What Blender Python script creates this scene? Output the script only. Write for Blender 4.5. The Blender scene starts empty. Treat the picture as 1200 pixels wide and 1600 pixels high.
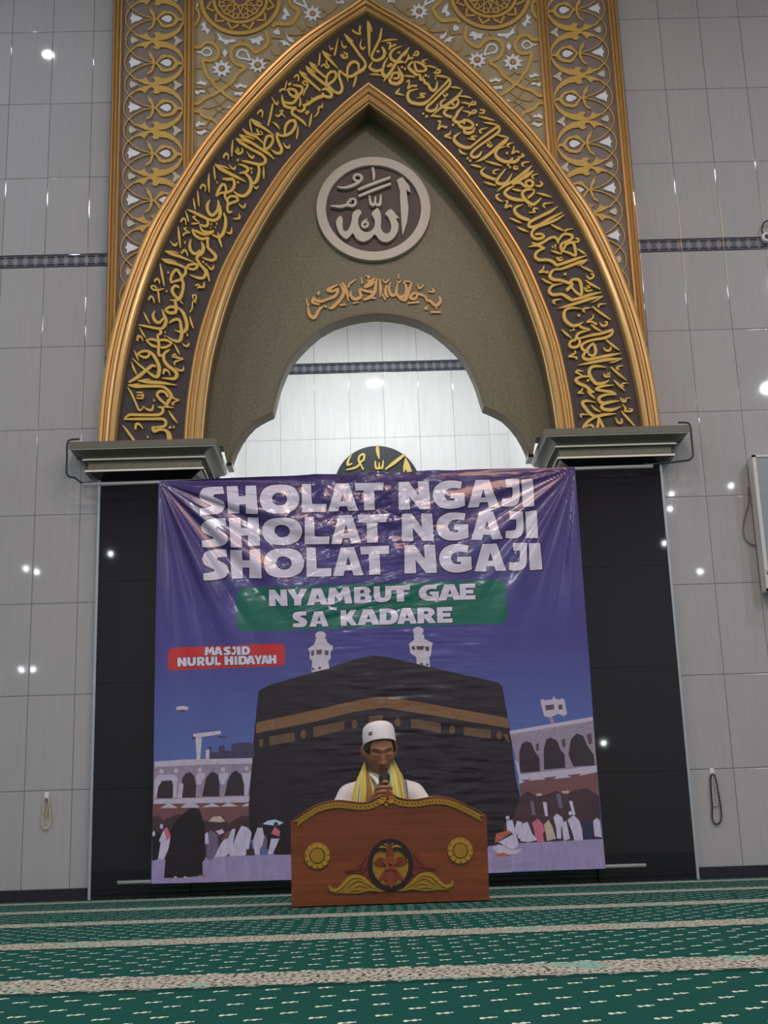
import bpy, bmesh, math, random
import numpy as np
from mathutils import Vector, Matrix, noise
from mathutils.geometry import delaunay_2d_cdt
random.seed(7)
SC = bpy.context.scene
COL = SC.collection

# ------------------------------------------------------------------ camera
T = 0.27                                     # width of one wall tile in metres
FPX = 2000.0                                 # focal length in pixels of the 1200x1600 frame
_p, _w, _r = 0.2562, 0.0184, -0.0335
_cp, _sp, _cw, _sw, _cr, _sr = math.cos(_p), math.sin(_p), math.cos(_w), math.sin(_w), math.cos(_r), math.sin(_r)
FW = np.array([_sw*_cp, _cw*_cp, _sp])
_R0 = np.array([_cw, -_sw, 0.0]); _U0 = np.cross(_R0, FW)
RT = _cr*_R0 + _sr*_U0
UP = -_sr*_R0 + _cr*_U0
CAM = np.array([(7.2526-7.724)*T, -27.6182*T, (12.011-11.3856)*T + 0.06])
TILE_X0, TILE_Z0 = -7.724*T, 12.011*T + 0.06

def at(px, py, Y=0.0):
    """point of the plane y = Y seen at a pixel of the photograph"""
    d = FW + (px-600)/FPX*RT + (800-py)/FPX*UP
    return CAM + d*((Y-CAM[1])/d[1])

def xz(px, py, Y=0.0):
    p = at(px, py, Y); return (float(p[0]), float(p[2]))

cam = bpy.data.cameras.new('camera')
cam.sensor_fit = 'VERTICAL'; cam.sensor_height = 36.0; cam.lens = FPX*36.0/1600.0
cam.clip_start = 0.05
cob = bpy.data.objects.new('camera', cam); COL.objects.link(cob)
cob.matrix_world = Matrix(((RT[0], UP[0], -FW[0], CAM[0]), (RT[1], UP[1], -FW[1], CAM[1]), (RT[2], UP[2], -FW[2], CAM[2]), (0, 0, 0, 1)))
SC.camera = cob

# ------------------------------------------------------------------ exposure and light
SC.view_settings.view_transform = 'Standard'
SC.view_settings.look = 'None'
SC.view_settings.exposure = -0.33
SC.view_settings.gamma = 1.0
SC.view_settings.use_curve_mapping = False
SC.cycles.use_denoising = True
SC.cycles.max_bounces = 6
SC.cycles.sample_clamp_indirect = 6.0
wd = bpy.data.worlds.new('world'); SC.world = wd; wd.use_nodes = True
wd.node_tree.nodes['Background'].inputs[0].default_value = (0.6, 0.65, 0.75, 1)
wd.node_tree.nodes['Background'].inputs[1].default_value = 0.05

LAMPS = []   # ceiling and wall lamps of the hall, some added for their light: (x, y, z, radius, watts, colour, aim)
def lamp(x, y, z, rad, watts, col=(1, .95, .88), aim='down'):
    l = bpy.data.lights.new('lamp_light', 'AREA'); l.shape = 'DISK'; l.size = rad*2
    l.energy = watts; l.color = col
    o = bpy.data.objects.new('lamp_light', l); COL.objects.link(o)
    o.location = (x, y, z)
    if aim == 'front': o.rotation_euler = (math.radians(60), 0, 0)
    LAMPS.append((x, y, z, rad, aim)); return o
WHITE = (.88, .94, 1.0); WARM = (1.0, .72, .42)
lamp(-2.52, -1.53, 6.44, .04, 16, WHITE)
lamp(0.43, -3.40, 6.44, .12, 44, WHITE)
lamp(-4.7, -3.0, 6.44, .12, 75, WHITE)  # added out of view to brighten the upper wall
lamp(4.7, -3.0, 6.44, .12, 75, WHITE)  # its added twin, also throws the wall box's shadow to the left
for x in (-5.6, 0.0, 4.9):
    lamp(x, -6.2, 6.44, .16, 150 if x else 60, WHITE)
lamp(5.9, -9.8, 6.44, .22, 150, WHITE)
lamp(-2.0, -11.5, 6.44, .16, 120, WHITE)
lamp(0.3, -11.5, 6.44, .16, 120, WHITE)
# small spots along the back of the hall (they give the points of light on the glossy tiles)
for (x, z) in ((-5.84, 5.0), (-5.66, 4.94), (-5.85, 3.28), (-5.66, 3.28), (-4.40, 5.20), (5.25, 5.98), (5.20, 5.72), (5.62, 4.60), (5.04, 5.10), (3.74, 1.77), (6.30, 6.10)):
    lamp(x, -13.85, z, .03, 1.3, WHITE, 'front')
lamp(0.02, 0.62, 4.27,   .06, 52, (.95, .975, 1.0))       # lamp inside the niche
# wide warm lamp added to put orange streaks on the banner folds
lamp(0.9, -5.3, 6.44, 1.3, 170, (1.0, .50, .20))

# ------------------------------------------------------------------ materials
def lin(c):
    c = c/255.0
    return c/12.92 if c <= .04045 else ((c+.055)/1.055)**2.4
def rgb(r, g, b, k=1.0): return (min(lin(r)*k, .9), min(lin(g)*k, .9), min(lin(b)*k, .9), 1.0)
MATS = {}
def mat(name, col, rough=.5, metal=0.0, var=.12, scale=14.0, bump=0.0, bscale=60.0, coat=0.0, spec=.5, stretch=None):
    m = bpy.data.materials.new(name); m.use_nodes = True
    nt = m.node_tree; N = nt.nodes; L = nt.links
    b = N['Principled BSDF']
    b.inputs['Roughness'].default_value = rough; b.inputs['Metallic'].default_value = metal
    b.inputs['Specular IOR Level'].default_value = spec
    b.inputs['Coat Weight'].default_value = coat; b.inputs['Coat Roughness'].default_value = .13
    tc = N.new('ShaderNodeTexCoord'); mp = N.new('ShaderNodeMapping')
    L.new(tc.outputs['Object'], mp.inputs[0])
    if stretch: mp.inputs['Scale'].default_value = stretch
    no = N.new('ShaderNodeTexNoise'); no.inputs['Scale'].default_value = scale; no.inputs['Detail'].default_value = 5
    L.new(mp.outputs[0], no.inputs[0])
    mr = N.new('ShaderNodeMapRange'); mr.inputs[3].default_value = 1-var; mr.inputs[4].default_value = 1+var
    L.new(no.outputs[0], mr.inputs[0])
    mx = N.new('ShaderNodeVectorMath'); mx.operation = 'SCALE'
    mx.inputs[0].default_value = col[:3]; L.new(mr.outputs[0], mx.inputs['Scale'])
    L.new(mx.outputs[0], b.inputs['Base Color'])
    if bump:
        n2 = N.new('ShaderNodeTexNoise'); n2.inputs['Scale'].default_value = bscale; n2.inputs['Detail'].default_value = 4
        L.new(mp.outputs[0], n2.inputs[0])
        bp = N.new('ShaderNodeBump'); bp.inputs['Strength'].default_value = bump; bp.inputs['Distance'].default_value = .004
        L.new(n2.outputs[0], bp.inputs['Height']); L.new(bp.outputs[0], b.inputs['Normal'])
    MATS[name] = m
    return m

class NT:
    """small helper for node maths"""
    def __init__(s, m): s.nt = m.node_tree; s.N = s.nt.nodes; s.L = s.nt.links
    def new(s, t, **kw):
        n = s.N.new(t)
        for k, v in kw.items(): setattr(n, k, v)
        return n
    def m(s, op, a, b=None, c=None):
        n = s.N.new('ShaderNodeMath'); n.operation = op
        for i, v in enumerate((a, b, c)):
            if v is None: continue
            if isinstance(v, (int, float)): n.inputs[i].default_value = v
            else: s.L.new(v, n.inputs[i])
        return n.outputs[0]
    def mix(s, f, a, b):
        n = s.N.new('ShaderNodeMix'); n.data_type = 'RGBA'
        for sock, v in ((n.inputs[0], f), (n.inputs[6], a), (n.inputs[7], b)):
            if isinstance(v, (int, float, tuple)): sock.default_value = v
            else: s.L.new(v, sock)
        return n.outputs[2]

def tile_material(name, base, grout, rough, zbreak=True, band=True):
    m = bpy.data.materials.new(name); m.use_nodes = True; h = NT(m)
    b = h.N['Principled BSDF']
    tc = h.new('ShaderNodeTexCoord'); sp = h.new('ShaderNodeSeparateXYZ'); h.L.new(tc.outputs['Object'], sp.inputs[0])
    X, Z = sp.outputs[0], sp.outputs[2]
    B0 = TILE_Z0 + 4*T*0.5; BH = .0888                     # listello band 0.54 above row zero
    B0 = TILE_Z0 + 2*T
    u = h.m('DIVIDE', h.m('SUBTRACT', X, TILE_X0-40*T), T)
    above = h.m('GREATER_THAN', Z, B0+BH*.5)
    z2 = h.m('SUBTRACT', Z, h.m('MULTIPLY', above, BH))
    v = h.m('DIVIDE', h.m('SUBTRACT', z2, TILE_Z0-20*2*T), 2*T)
    fu = h.m('FRACT', u); fv = h.m('FRACT', v)
    du = h.m('MULTIPLY', h.m('MINIMUM', fu, h.m('SUBTRACT', 1.0, fu)), T)
    dv = h.m('MULTIPLY', h.m('MINIMUM', fv, h.m('SUBTRACT', 1.0, fv)), 2*T)
    d = h.m('MINIMUM', du, dv)
    g = h.new('ShaderNodeMapRange'); g.inputs[1].default_value = .0009; g.inputs[2].default_value = .0022; h.L.new(d, g.inputs[0])
    # fine vertical veins
    mp = h.new('ShaderNodeMapping'); mp.inputs['Scale'].default_value = (26, 1, 2.2); h.L.new(tc.outputs['Object'], mp.inputs[0])
    no = h.new('ShaderNodeTexNoise'); no.inputs['Scale'].default_value = 1.6; no.inputs['Detail'].default_value = 6; h.L.new(mp.outputs[0], no.inputs[0])
    cell = h.new('ShaderNodeTexWhiteNoise'); cell.noise_dimensions = '2D'
    cv = h.new('ShaderNodeCombineXYZ'); h.L.new(h.m('FLOOR', u), cv.inputs[0]); h.L.new(h.m('FLOOR', v), cv.inputs[1]); h.L.new(cv.outputs[0], cell.inputs[0])
    k = h.m('ADD', h.m('MULTIPLY', no.outputs[0], .16), h.m('MULTIPLY', cell.outputs[0], .05))
    k = h.m('ADD', k, .89)
    vs = h.new('ShaderNodeVectorMath'); vs.operation = 'SCALE'; vs.inputs[0].default_value = base[:3]; h.L.new(k, vs.inputs['Scale'])
    col = h.mix(g.outputs[0], grout, vs.outputs[0])
    # decorated listello band
    inb = h.m('MULTIPLY', h.m('GREATER_THAN', Z, B0), h.m('LESS_THAN', Z, B0+BH))
    bz = h.m('DIVIDE', h.m('SUBTRACT', Z, B0), BH)
    bx = h.m('DIVIDE', X, BH*.72)
    cx = h.m('SUBTRACT', h.m('FRACT', bx), .5); czz = h.m('SUBTRACT', bz, .5)
    rr = h.m('SQRT', h.m('ADD', h.m('POWER', cx, 2), h.m('POWER', h.m('MULTIPLY', czz, 1.25), 2)))
    ang = h.m('ARCTAN2', czz, cx)
    rad = h.m('ADD', .27, h.m('MULTIPLY', h.m('COSINE', h.m('MULTIPLY', ang, 8)), .05))
    flower = h.m('LESS_THAN', rr, rad)
    rim = h.m('GREATER_THAN', h.m('ABSOLUTE', czz), .38)
    line = h.m('MULTIPLY', h.m('LESS_THAN', h.m('ABSOLUTE', h.m('SUBTRACT', h.m('ABSOLUTE', czz), .3)), .05), h.m('GREATER_THAN', h.m('ABSOLUTE', cx), .16))
    n3 = h.new('ShaderNodeTexNoise'); n3.inputs['Scale'].default_value = 90; h.L.new(tc.outputs['Object'], n3.inputs[0])
    bc = h.mix(rim, rgb(112, 112, 122), rgb(82, 84, 98))
    bc = h.mix(flower, bc, rgb(150, 152, 160))
    bc = h.mix(line, bc, rgb(38, 38, 52))
    bc = h.mix(h.m('MULTIPLY', n3.outputs[0], .35), bc, rgb(70, 72, 86))
    edge = h.m('GREATER_THAN', h.m('ABSOLUTE', czz), .46)
    bc = h.mix(edge, bc, rgb(48, 46, 54))
    if band: col = h.mix(inb, col, bc)
    h.L.new(col, b.inputs['Base Color'])
    b.inputs['Roughness'].default_value = rough
    bp = h.new('ShaderNodeBump'); bp.inputs['Strength'].default_value = .6; bp.inputs['Distance'].default_value = .002
    g2 = h.new('ShaderNodeMapRange'); g2.inputs[1].default_value = .0; g2.inputs[2].default_value = .006; g2.interpolation_type = 'SMOOTHSTEP'; h.L.new(d, g2.inputs[0])
    h.L.new(g2.outputs[0], bp.inputs['Height']); h.L.new(bp.outputs[0], b.inputs['Normal'])
    return m

K = 1.0/.72        # photograph value -> surface albedo at the light level of the wall
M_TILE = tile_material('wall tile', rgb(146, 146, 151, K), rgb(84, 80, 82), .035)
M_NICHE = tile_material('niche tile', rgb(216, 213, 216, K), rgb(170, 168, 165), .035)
M_GOLD = mat('gold moulding', (.62, .40, .165, 1), .32, .5, .06, 9)
M_LETTER = mat('gold lettering', rgb(186, 154, 74, K), .42, .0, .06, 40)
M_ORN = mat('gold ornament', rgb(172, 140, 72, K), .45, .0, .08, 30)
M_THIN = mat('gold tendril', rgb(150, 118, 70, K), .5, .0, .08, 30)
M_WHITE = mat('white ornament', rgb(194, 196, 206, K), .45, 0, .06, 40)
M_CREAM = mat('cream ornament', rgb(172, 164, 148, K), .45, 0, .06, 40)
M_BAND = mat('inscription ground', rgb(50, 42, 46, K), .6, 0, .08, 6)
M_STRIP = mat('strip ground', rgb(106, 97, 95, K), .65, 0, .12, 25, .15, 120)
M_SPAN = mat('spandrel ground', rgb(140, 130, 108, K), .65, 0, .14, 25, .15, 120)
M_MAROON = mat('rosette ground', rgb(100, 76, 70, K), .6, 0, .08, 12)
M_OLIVE = mat('olive stucco', rgb(84, 84, 66, K), .42, 0, .62, 58, .35, 90)
M_REVEAL = mat('brown reveal', rgb(104, 86, 70, K), .55, 0, .06, 10)
M_EDGE = mat('opening edge', rgb(88, 80, 62, K), .5, 0, .08, 20)
M_GRANITE = mat('green granite', rgb(106, 104, 90, K), .32, 0, .38, 70)
M_CORNICE = mat('cornice paint', rgb(88, 86, 76, K), .38, 0, .06, 10)
M_CORNLIP = mat('cornice lip highlight', rgb(200, 198, 188, K), .3, 0, .05, 10)  # bright glint along the fillets, put into their colour
M_BLACK = mat('black granite', rgb(32, 30, 38), .03, 0, .1, 40)
M_TRIM = mat('edge trim', rgb(150, 160, 172, K), .25, .3, .03, 10)
M_SKIRT = mat('skirting', rgb(44, 42, 52), .15, 0, .1, 30)
M_ROUND_W = mat('pale roundel', rgb(170, 164, 156, K), .4, 0, .05, 10, spec=.3)
M_ROUND_D = mat('brown roundel', rgb(58, 46, 46, K), .5, 0, .05, 10)
M_BASMALA = mat('tan lettering', rgb(184, 142, 84, K), .42, 0, .06, 40)
M_PLASTER = mat('hall plaster', (.58, .56, .54, 1), .6, 0, .03, 4)
M_CEIL = mat('hall ceiling', (.55, .52, .47, 1), .6, 0, .03, 4)
M_LAMP = mat('lamp rim', (.7, .7, .7, 1), .4, 0, .02, 4)
M_STEEL = mat('steel tube', (.72, .74, .78, 1), .16, .6, .02, 6)
M_CABLE = mat('black cable', (.02, .02, .025, 1), .45, 0, .05, 6)

def carpet_material():
    m = bpy.data.materials.new('green carpet'); m.use_nodes = True; h = NT(m)
    b = h.N['Principled BSDF']; b.inputs['Roughness'].default_value = .95; b.inputs['Specular IOR Level'].default_value = .1
    tc = h.new('ShaderNodeTexCoord'); sp = h.new('ShaderNodeSeparateXYZ'); h.L.new(tc.outputs['Object'], sp.inputs[0])
    X, Y = sp.outputs[0], sp.outputs[1]
    n0 = h.new('ShaderNodeTexNoise'); n0.inputs['Scale'].default_value = 60; n0.inputs['Detail'].default_value = 3; h.L.new(tc.outputs['Object'], n0.inputs[0])
    n1 = h.new('ShaderNodeTexNoise'); n1.inputs['Scale'].default_value = 2.0; h.L.new(tc.outputs['Object'], n1.inputs[0])
    base = h.mix(n0.outputs[0], rgb(7, 50, 48, 1.15), rgb(20, 80, 74, 1.15))
    base = h.mix(h.m('MULTIPLY', n1.outputs[0], .5), base, rgb(14, 66, 61, 1.15))
    # lattice of small pale leaf motifs, every second row shifted
    py, pxx = .067, .092
    r = h.m('DIVIDE', h.m('ADD', Y, 40.0), py); row = h.m('FLOOR', r)
    fy = h.m('MULTIPLY', h.m('SUBTRACT', h.m('FRACT', r), .5), py)
    sh = h.m('MULTIPLY', h.m('MODULO', row, 2.0), .5)
    c = h.m('ADD', h.m('DIVIDE', h.m('ADD', X, 40.0), pxx), sh)
    cell = h.new('ShaderNodeTexWhiteNoise'); cell.noise_dimensions = '2D'
    cv = h.new('ShaderNodeCombineXYZ'); h.L.new(h.m('FLOOR', c), cv.inputs[0]); h.L.new(row, cv.inputs[1]); h.L.new(cv.outputs[0], cell.inputs[0])
    fx = h.m('MULTIPLY', h.m('SUBTRACT', h.m('FRACT', c), h.m('ADD', .42, h.m('MULTIPLY', cell.outputs[0], .16))), pxx)
    ax = h.m('ABSOLUTE', fx)
    wv = h.m('ADD', .0064, h.m('MULTIPLY', h.m('SINE', h.m('MULTIPLY', fx, 520.0)), .0035))
    n4 = h.new('ShaderNodeTexNoise'); n4.inputs['Scale'].default_value = 190; h.L.new(tc.outputs['Object'], n4.inputs[0])
    mot = h.m('MULTIPLY', h.m('LESS_THAN', ax, .0125), h.m('LESS_THAN', h.m('ABSOLUTE', h.m('SUBTRACT', fy, h.m('MULTIPLY', fx, .35))), wv))
    mot = h.m('MULTIPLY', mot, h.m('GREATER_THAN', n4.outputs[0], .40))
    col = h.mix(h.m('MULTIPLY', mot, .9), base, rgb(200, 208, 192, 1.25))
    # prayer row borders
    P = 1.141
    q = h.m('DIVIDE', h.m('ADD', Y, 1.50+20*P), P)
    e = h.m('MULTIPLY', h.m('SUBTRACT', h.m('FRACT', h.m('ADD', q, .5)), .5), P)
    ae = h.m('ABSOLUTE', e)
    n5 = h.new('ShaderNodeTexNoise'); n5.inputs['Scale'].default_value = 45; h.L.new(tc.outputs['Object'], n5.inputs[0])
    edge = h.m('ADD', .122, h.m('MULTIPLY', h.m('SUBTRACT', n5.outputs[0], .5), .035))
    inst = h.m('LESS_THAN', ae, edge)
    mp = h.new('ShaderNodeMapping'); mp.inputs['Scale'].default_value = (90, 120, 1); mp.inputs['Rotation'].default_value = (0, 0, .5); h.L.new(tc.outputs['Object'], mp.inputs[0])
    vo = h.new('ShaderNodeTexVoronoi'); vo.inputs['Scale'].default_value = 1.0; vo.feature = 'DISTANCE_TO_EDGE'; h.L.new(mp.outputs[0], vo.inputs[0])
    mp2 = h.new('ShaderNodeMapping'); mp2.inputs['Scale'].default_value = (105, 62, 1); h.L.new(tc.outputs['Object'], mp2.inputs[0])
    n6 = h.new('ShaderNodeTexNoise'); n6.inputs['Scale'].default_value = 1.0; n6.inputs['Detail'].default_value = 4; h.L.new(mp2.outputs[0], n6.inputs[0])
    n7 = h.new('ShaderNodeTexNoise'); n7.inputs['Scale'].default_value = 6.0; h.L.new(tc.outputs['Object'], n7.inputs[0])
    dark = h.m('LESS_THAN', n6.outputs[0], .46)
    sc = h.mix(dark, rgb(158, 156, 146, 1.2), rgb(44, 52, 52, 1.2))
    sc = h.mix(h.m('MULTIPLY', h.m('GREATER_THAN', n7.outputs[0], .60), .6), sc, rgb(90, 150, 140, 1.2))
    col = h.mix(inst, col, sc)
    dk = h.m('MULTIPLY', h.m('LESS_THAN', h.m('ABSOLUTE', h.m('ADD', e, .155)), .028), h.m('SUBTRACT', 1.0, inst))
    col = h.mix(h.m('MULTIPLY', dk, .6), col, rgb(8, 40, 40))
    h.L.new(col, b.inputs['Base Color'])
    bp = h.new('ShaderNodeBump'); bp.inputs['Strength'].default_value = .5; bp.inputs['Distance'].default_value = .004
    h.L.new(n4.outputs[0], bp.inputs['Height']); h.L.new(bp.outputs[0], b.inputs['Normal'])
    return m
M_CARPET = carpet_material()

# ------------------------------------------------------------------ object helpers
def tag(o, label, cat, group=None, kind=None):
    if label: o['label'] = label
    if cat: o['category'] = cat
    if group: o['group'] = group
    if kind: o['kind'] = kind
    return o
def structure(o): o['kind'] = 'structure'; return o
def thing(name, label, cat, loc=(0, 0, 0), group=None):
    o = bpy.data.objects.new(name, None); COL.objects.link(o)
    o.location = loc; o.empty_display_size = .05
    return tag(o, label, cat, group)
def base_of(p):
    v = Vector((0, 0, 0))
    while p is not None: v += p.location; p = p.parent
    return v
def mesh(name, vs, fs, m, parent=None, smooth=False, mi=None):
    """one mesh object; vs in world metres"""
    off = base_of(parent)
    me = bpy.data.meshes.new(name)
    me.from_pydata([(v[0]-off.x, v[1]-off.y, v[2]-off.z) for v in vs], [], [list(f) for f in fs])
    for k in (m if isinstance(m, (list, tuple)) else [m]): me.materials.append(k)
    if mi is not None: me.polygons.foreach_set('material_index', mi)
    if smooth: me.polygons.foreach_set('use_smooth', [True]*len(me.polygons))
    me.update()
    o = bpy.data.objects.new(name, me); COL.objects.link(o)
    if parent: o.parent = parent
    return o
def fixn(o):
    bm = bmesh.new(); bm.from_mesh(o.data); bmesh.ops.recalc_face_normals(bm, faces=bm.faces); bm.to_mesh(o.data); bm.free(); return o
def bevel(o, w, seg=2, angle=35):
    md = o.modifiers.new('bevel', 'BEVEL'); md.width = w; md.segments = seg; md.limit_method = 'ANGLE'; md.angle_limit = math.radians(angle); return o
class MB:
    def __init__(s): s.v = []; s.f = []; s.mi = []
    def box(s, x0, x1, y0, y1, z0, z1, mi=0):
        n = len(s.v)
        s.v += [(x, y, z) for z in (z0, z1) for y in (y0, y1) for x in (x0, x1)]
        for q in ((0, 2, 3, 1), (4, 5, 7, 6), (0, 1, 5, 4), (2, 6, 7, 3), (0, 4, 6, 2), (1, 3, 7, 5)):
            s.f.append([n+i for i in q]); s.mi.append(mi)
        return s
    def tube(s, pts, r, seg=10, mi=0, close=True):
        pts = [Vector(p) for p in pts]; n0 = len(s.v); up = None
        for i, p in enumerate(pts):
            t = (pts[min(i+1, len(pts)-1)]-pts[max(i-1, 0)]).normalized()
            if up is None: up = t.orthogonal().normalized()
            up = (up-t*up.dot(t)).normalized(); w = t.cross(up)
            rr = r[i] if isinstance(r, (list, tuple)) else r
            for k in range(seg):
                a = 2*math.pi*k/seg; q = p+up*math.cos(a)*rr+w*math.sin(a)*rr; s.v.append(tuple(q))
        for i in range(len(pts)-1):
            for k in range(seg):
                a = n0+i*seg+k; b = n0+i*seg+(k+1) % seg
                s.f.append([a, b, b+seg, a+seg]); s.mi.append(mi)
        if close:
            s.f.append([n0+k for k in range(seg)][::-1]); s.mi.append(mi)
            e = n0+(len(pts)-1)*seg; s.f.append([e+k for k in range(seg)]); s.mi.append(mi)
        return s
    def ball(s, c, r, seg=10, ring=7, mi=0, sc=(1, 1, 1)):
        n0 = len(s.v)
        for i in range(ring+1):
            th = math.pi*i/ring
            for k in range(seg):
                a = 2*math.pi*k/seg
                s.v.append((c[0]+r*sc[0]*math.sin(th)*math.cos(a), c[1]+r*sc[1]*math.sin(th)*math.sin(a), c[2]+r*sc[2]*math.cos(th)))
        for i in range(ring):
            for k in range(seg):
                a = n0+i*seg+k; b = n0+i*seg+(k+1) % seg
                s.f.append([a, a+seg, b+seg, b]); s.mi.append(mi)
        return s
    def prism(s, poly, y0, y1, mi=0):
        """closed (x, z) outline, extruded from y0 (front) to y1"""
        n = len(s.v); k = len(poly)
        s.v += [(p[0], y0, p[1]) for p in poly] + [(p[0], y1, p[1]) for p in poly]
        s.f.append(list(range(n, n+k))); s.f.append([n+k+i for i in range(k)][::-1]); s.mi += [mi, mi]
        for i in range(k): s.f.append([n+i, n+(i+1) % k, n+k+(i+1) % k, n+k+i][::-1]); s.mi.append(mi)
        return s
    def build(s, name, m, parent=None, smooth=False):
        o = mesh(name, s.v, s.f, m, parent, smooth, s.mi if isinstance(m, (list, tuple)) else None); return fixn(o)

# ------------------------------------------------------------------ flat shapes: brush strokes and polygons joined into one relief
def catmull(pts, n=6):
    """pts: rows of (x, y, w)"""
    P = np.array(pts, float)
    if len(P) < 3: return P
    out = []
    for i in range(len(P)-1):
        p0, p1, p2, p3 = P[max(i-1, 0)], P[i], P[i+1], P[min(i+2, len(P)-1)]
        for j in range(n):
            t = j/n
            out.append(.5*((2*p1)+(-p0+p2)*t+(2*p0-5*p1+4*p2-p3)*t*t+(-p0+3*p1-3*p2+p3)*t**3))
    out.append(P[-1]); return np.array(out)
def parse(s, ox, oy, sc):
    """'34|x,y:w x,y ...' brush stroke, 'P|x,y x,y ...' polygon; returns ('S', rows) or ('P', rows) in photo pixels"""
    head, body = s.split('|'); rows = []
    for tok in body.split():
        w = None
        if ':' in tok: tok, w = tok.split(':')
        x, y = tok.split(',')
        rows.append((ox+float(x)/sc, oy+float(y)/sc, (float(w) if w else (float(head) if head not in ('P', 'C') else 0))/sc))
    return ('P' if head == 'P' else 'C' if head == 'C' else 'S', rows)
def ribbon(rows, n=6):
    P = catmull(rows, n)
    if len(P) == 1:
        x, y, w = P[0]; w *= .62
        return [np.array([(x-w, y), (x, y-w), (x+w, y), (x, y+w)])]
    d = np.gradient(P[:, :2], axis=0); l = np.hypot(d[:, 0], d[:, 1]); l[l == 0] = 1
    nx, ny = -d[:, 1]/l, d[:, 0]/l
    w = np.maximum(P[:, 2], 1e-4)*.5
    A = np.stack([P[:, 0]+nx*w, P[:, 1]+ny*w], 1); B = np.stack([P[:, 0]-nx*w, P[:, 1]-ny*w], 1)
    return A, B
def shapes(strokes, n=6):
    """list of (kind, rows) -> outlines and test cells"""
    outl = []; cells = []; polys = []
    for kind, rows in strokes:
        if kind in 'PC':
            q = np.array(rows)[:, :2]
            if kind == 'C': q = catmull(np.vstack([np.array(rows), np.array(rows[:1])]), 5)[:-1, :2]
            outl.append(q); polys.append(q)
        else:
            r = ribbon(rows, n)
            if len(r) == 1: outl.append(r[0]); polys.append(r[0])
            else:
                A, B = r; outl.append(np.vstack([A, B[::-1]]))
                for i in range(len(A)-1):
                    cells.append((A[i], A[i+1], B[i+1])); cells.append((A[i], B[i+1], B[i]))
    return outl, cells, polys
def inpoly(c, q):
    x, y = c[:, 0], c[:, 1]; r = np.zeros(len(c), bool); j = len(q)-1
    for i in range(len(q)):
        cond = ((q[i, 1] > y) != (q[j, 1] > y))
        with np.errstate(divide='ignore', invalid='ignore'):
            xx = (q[j, 0]-q[i, 0])*(y-q[i, 1])/(q[j, 1]-q[i, 1])+q[i, 0]
        r ^= cond & (x < xx); j = i
    return r
def union2d(outl, cells, polys, holes=(), extra=None):
    """constrained triangulation of the union of all shapes minus the holes"""
    V = []; E = []
    for q in list(outl)+list(holes):
        n = len(V); k = len(q)
        V += [Vector((float(a), float(b))) for a, b in q]
        E += [(n+i, n+(i+1) % k) for i in range(k)]
    if extra is not None: V += [Vector((float(a), float(b))) for a, b in extra]
    vs, es, fs, *_ = delaunay_2d_cdt(V, E, [], 0, 1e-5)
    vs = np.array([(v.x, v.y) for v in vs]); fs = np.array([f for f in fs if len(f) == 3], int)
    c = vs[fs].mean(1)
    ins = np.zeros(len(fs), bool)
    for q in polys: ins |= inpoly(c, q)
    for a, b, d in cells:
        lo = np.minimum(np.minimum(a, b), d); hi = np.maximum(np.maximum(a, b), d)
        cand = np.where((~ins) & (c[:, 0] >= lo[0]) & (c[:, 0] <= hi[0]) & (c[:, 1] >= lo[1]) & (c[:, 1] <= hi[1]))[0]
        if not len(cand): continue
        p = c[cand]
        s1 = (b[0]-a[0])*(p[:, 1]-a[1])-(b[1]-a[1])*(p[:, 0]-a[0])
        s2 = (d[0]-b[0])*(p[:, 1]-b[1])-(d[1]-b[1])*(p[:, 0]-b[0])
        s3 = (a[0]-d[0])*(p[:, 1]-d[1])-(a[1]-d[1])*(p[:, 0]-d[0])
        ok = ((s1 >= 0) & (s2 >= 0) & (s3 >= 0)) | ((s1 <= 0) & (s2 <= 0) & (s3 <= 0))
        ins[cand[ok]] = True
    for q in holes: ins &= ~inpoly(c, np.array(q))
    return vs, fs[ins]
def relief(name, strokes, m, parent, Y, depth, to=None, holes=(), n=6, mirror=False):
    """raised lettering/ornament: front face at y = Y, sides running back by depth"""
    o, c, p = shapes(strokes, n)
    vs, fs = union2d(o, c, p, holes)
    if to is None: to = lambda a, b: xz(a, b, Y)
    used = np.unique(fs); idx = {int(v): i for i, v in enumerate(used)}
    W = [to(*vs[v]) for v in used]
    if mirror: W = [(-a, b) for a, b in W]
    V = [(a, Y, b) for a, b in W]+[(a, Y+depth, b) for a, b in W]; k = len(W)
    Fc = []; cnt = {}
    for t in fs:
        t = [idx[int(i)] for i in t]
        a, b, d = (W[i] for i in t)
        if (b[0]-a[0])*(d[1]-a[1])-(b[1]-a[1])*(d[0]-a[0]) < 0: t = t[::-1]
        Fc.append(t)
        for i in range(3):
            e = (t[i], t[(i+1) % 3]); cnt[e] = 1
    for (a, b) in list(cnt):
        if (b, a) not in cnt: Fc.append([b, a, a+k, b+k])
    return mesh(name, V, Fc, m, parent)
def loft(name, A, B, prof, y0, m, parent, mirror=True, close=False):
    """moulding between two (x, z) edge curves; prof rows (t, height towards the room)"""
    V = []; Fc = []; n = len(A); k = len(prof)
    for sgn in ((1, -1) if mirror else (1,)):
        o = len(V)
        for a, b in zip(A, B):
            for t, d in prof: V.append((sgn*(a[0]+(b[0]-a[0])*t), y0-d, a[1]+(b[1]-a[1])*t))
        for i in range(n-1):
            for j in range(k-1):
                q = [o+i*k+j, o+i*k+j+1, o+(i+1)*k+j+1, o+(i+1)*k+j]
                Fc.append(q if sgn == 1 else q[::-1])
    return mesh(name, V, Fc, m, parent)
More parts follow.
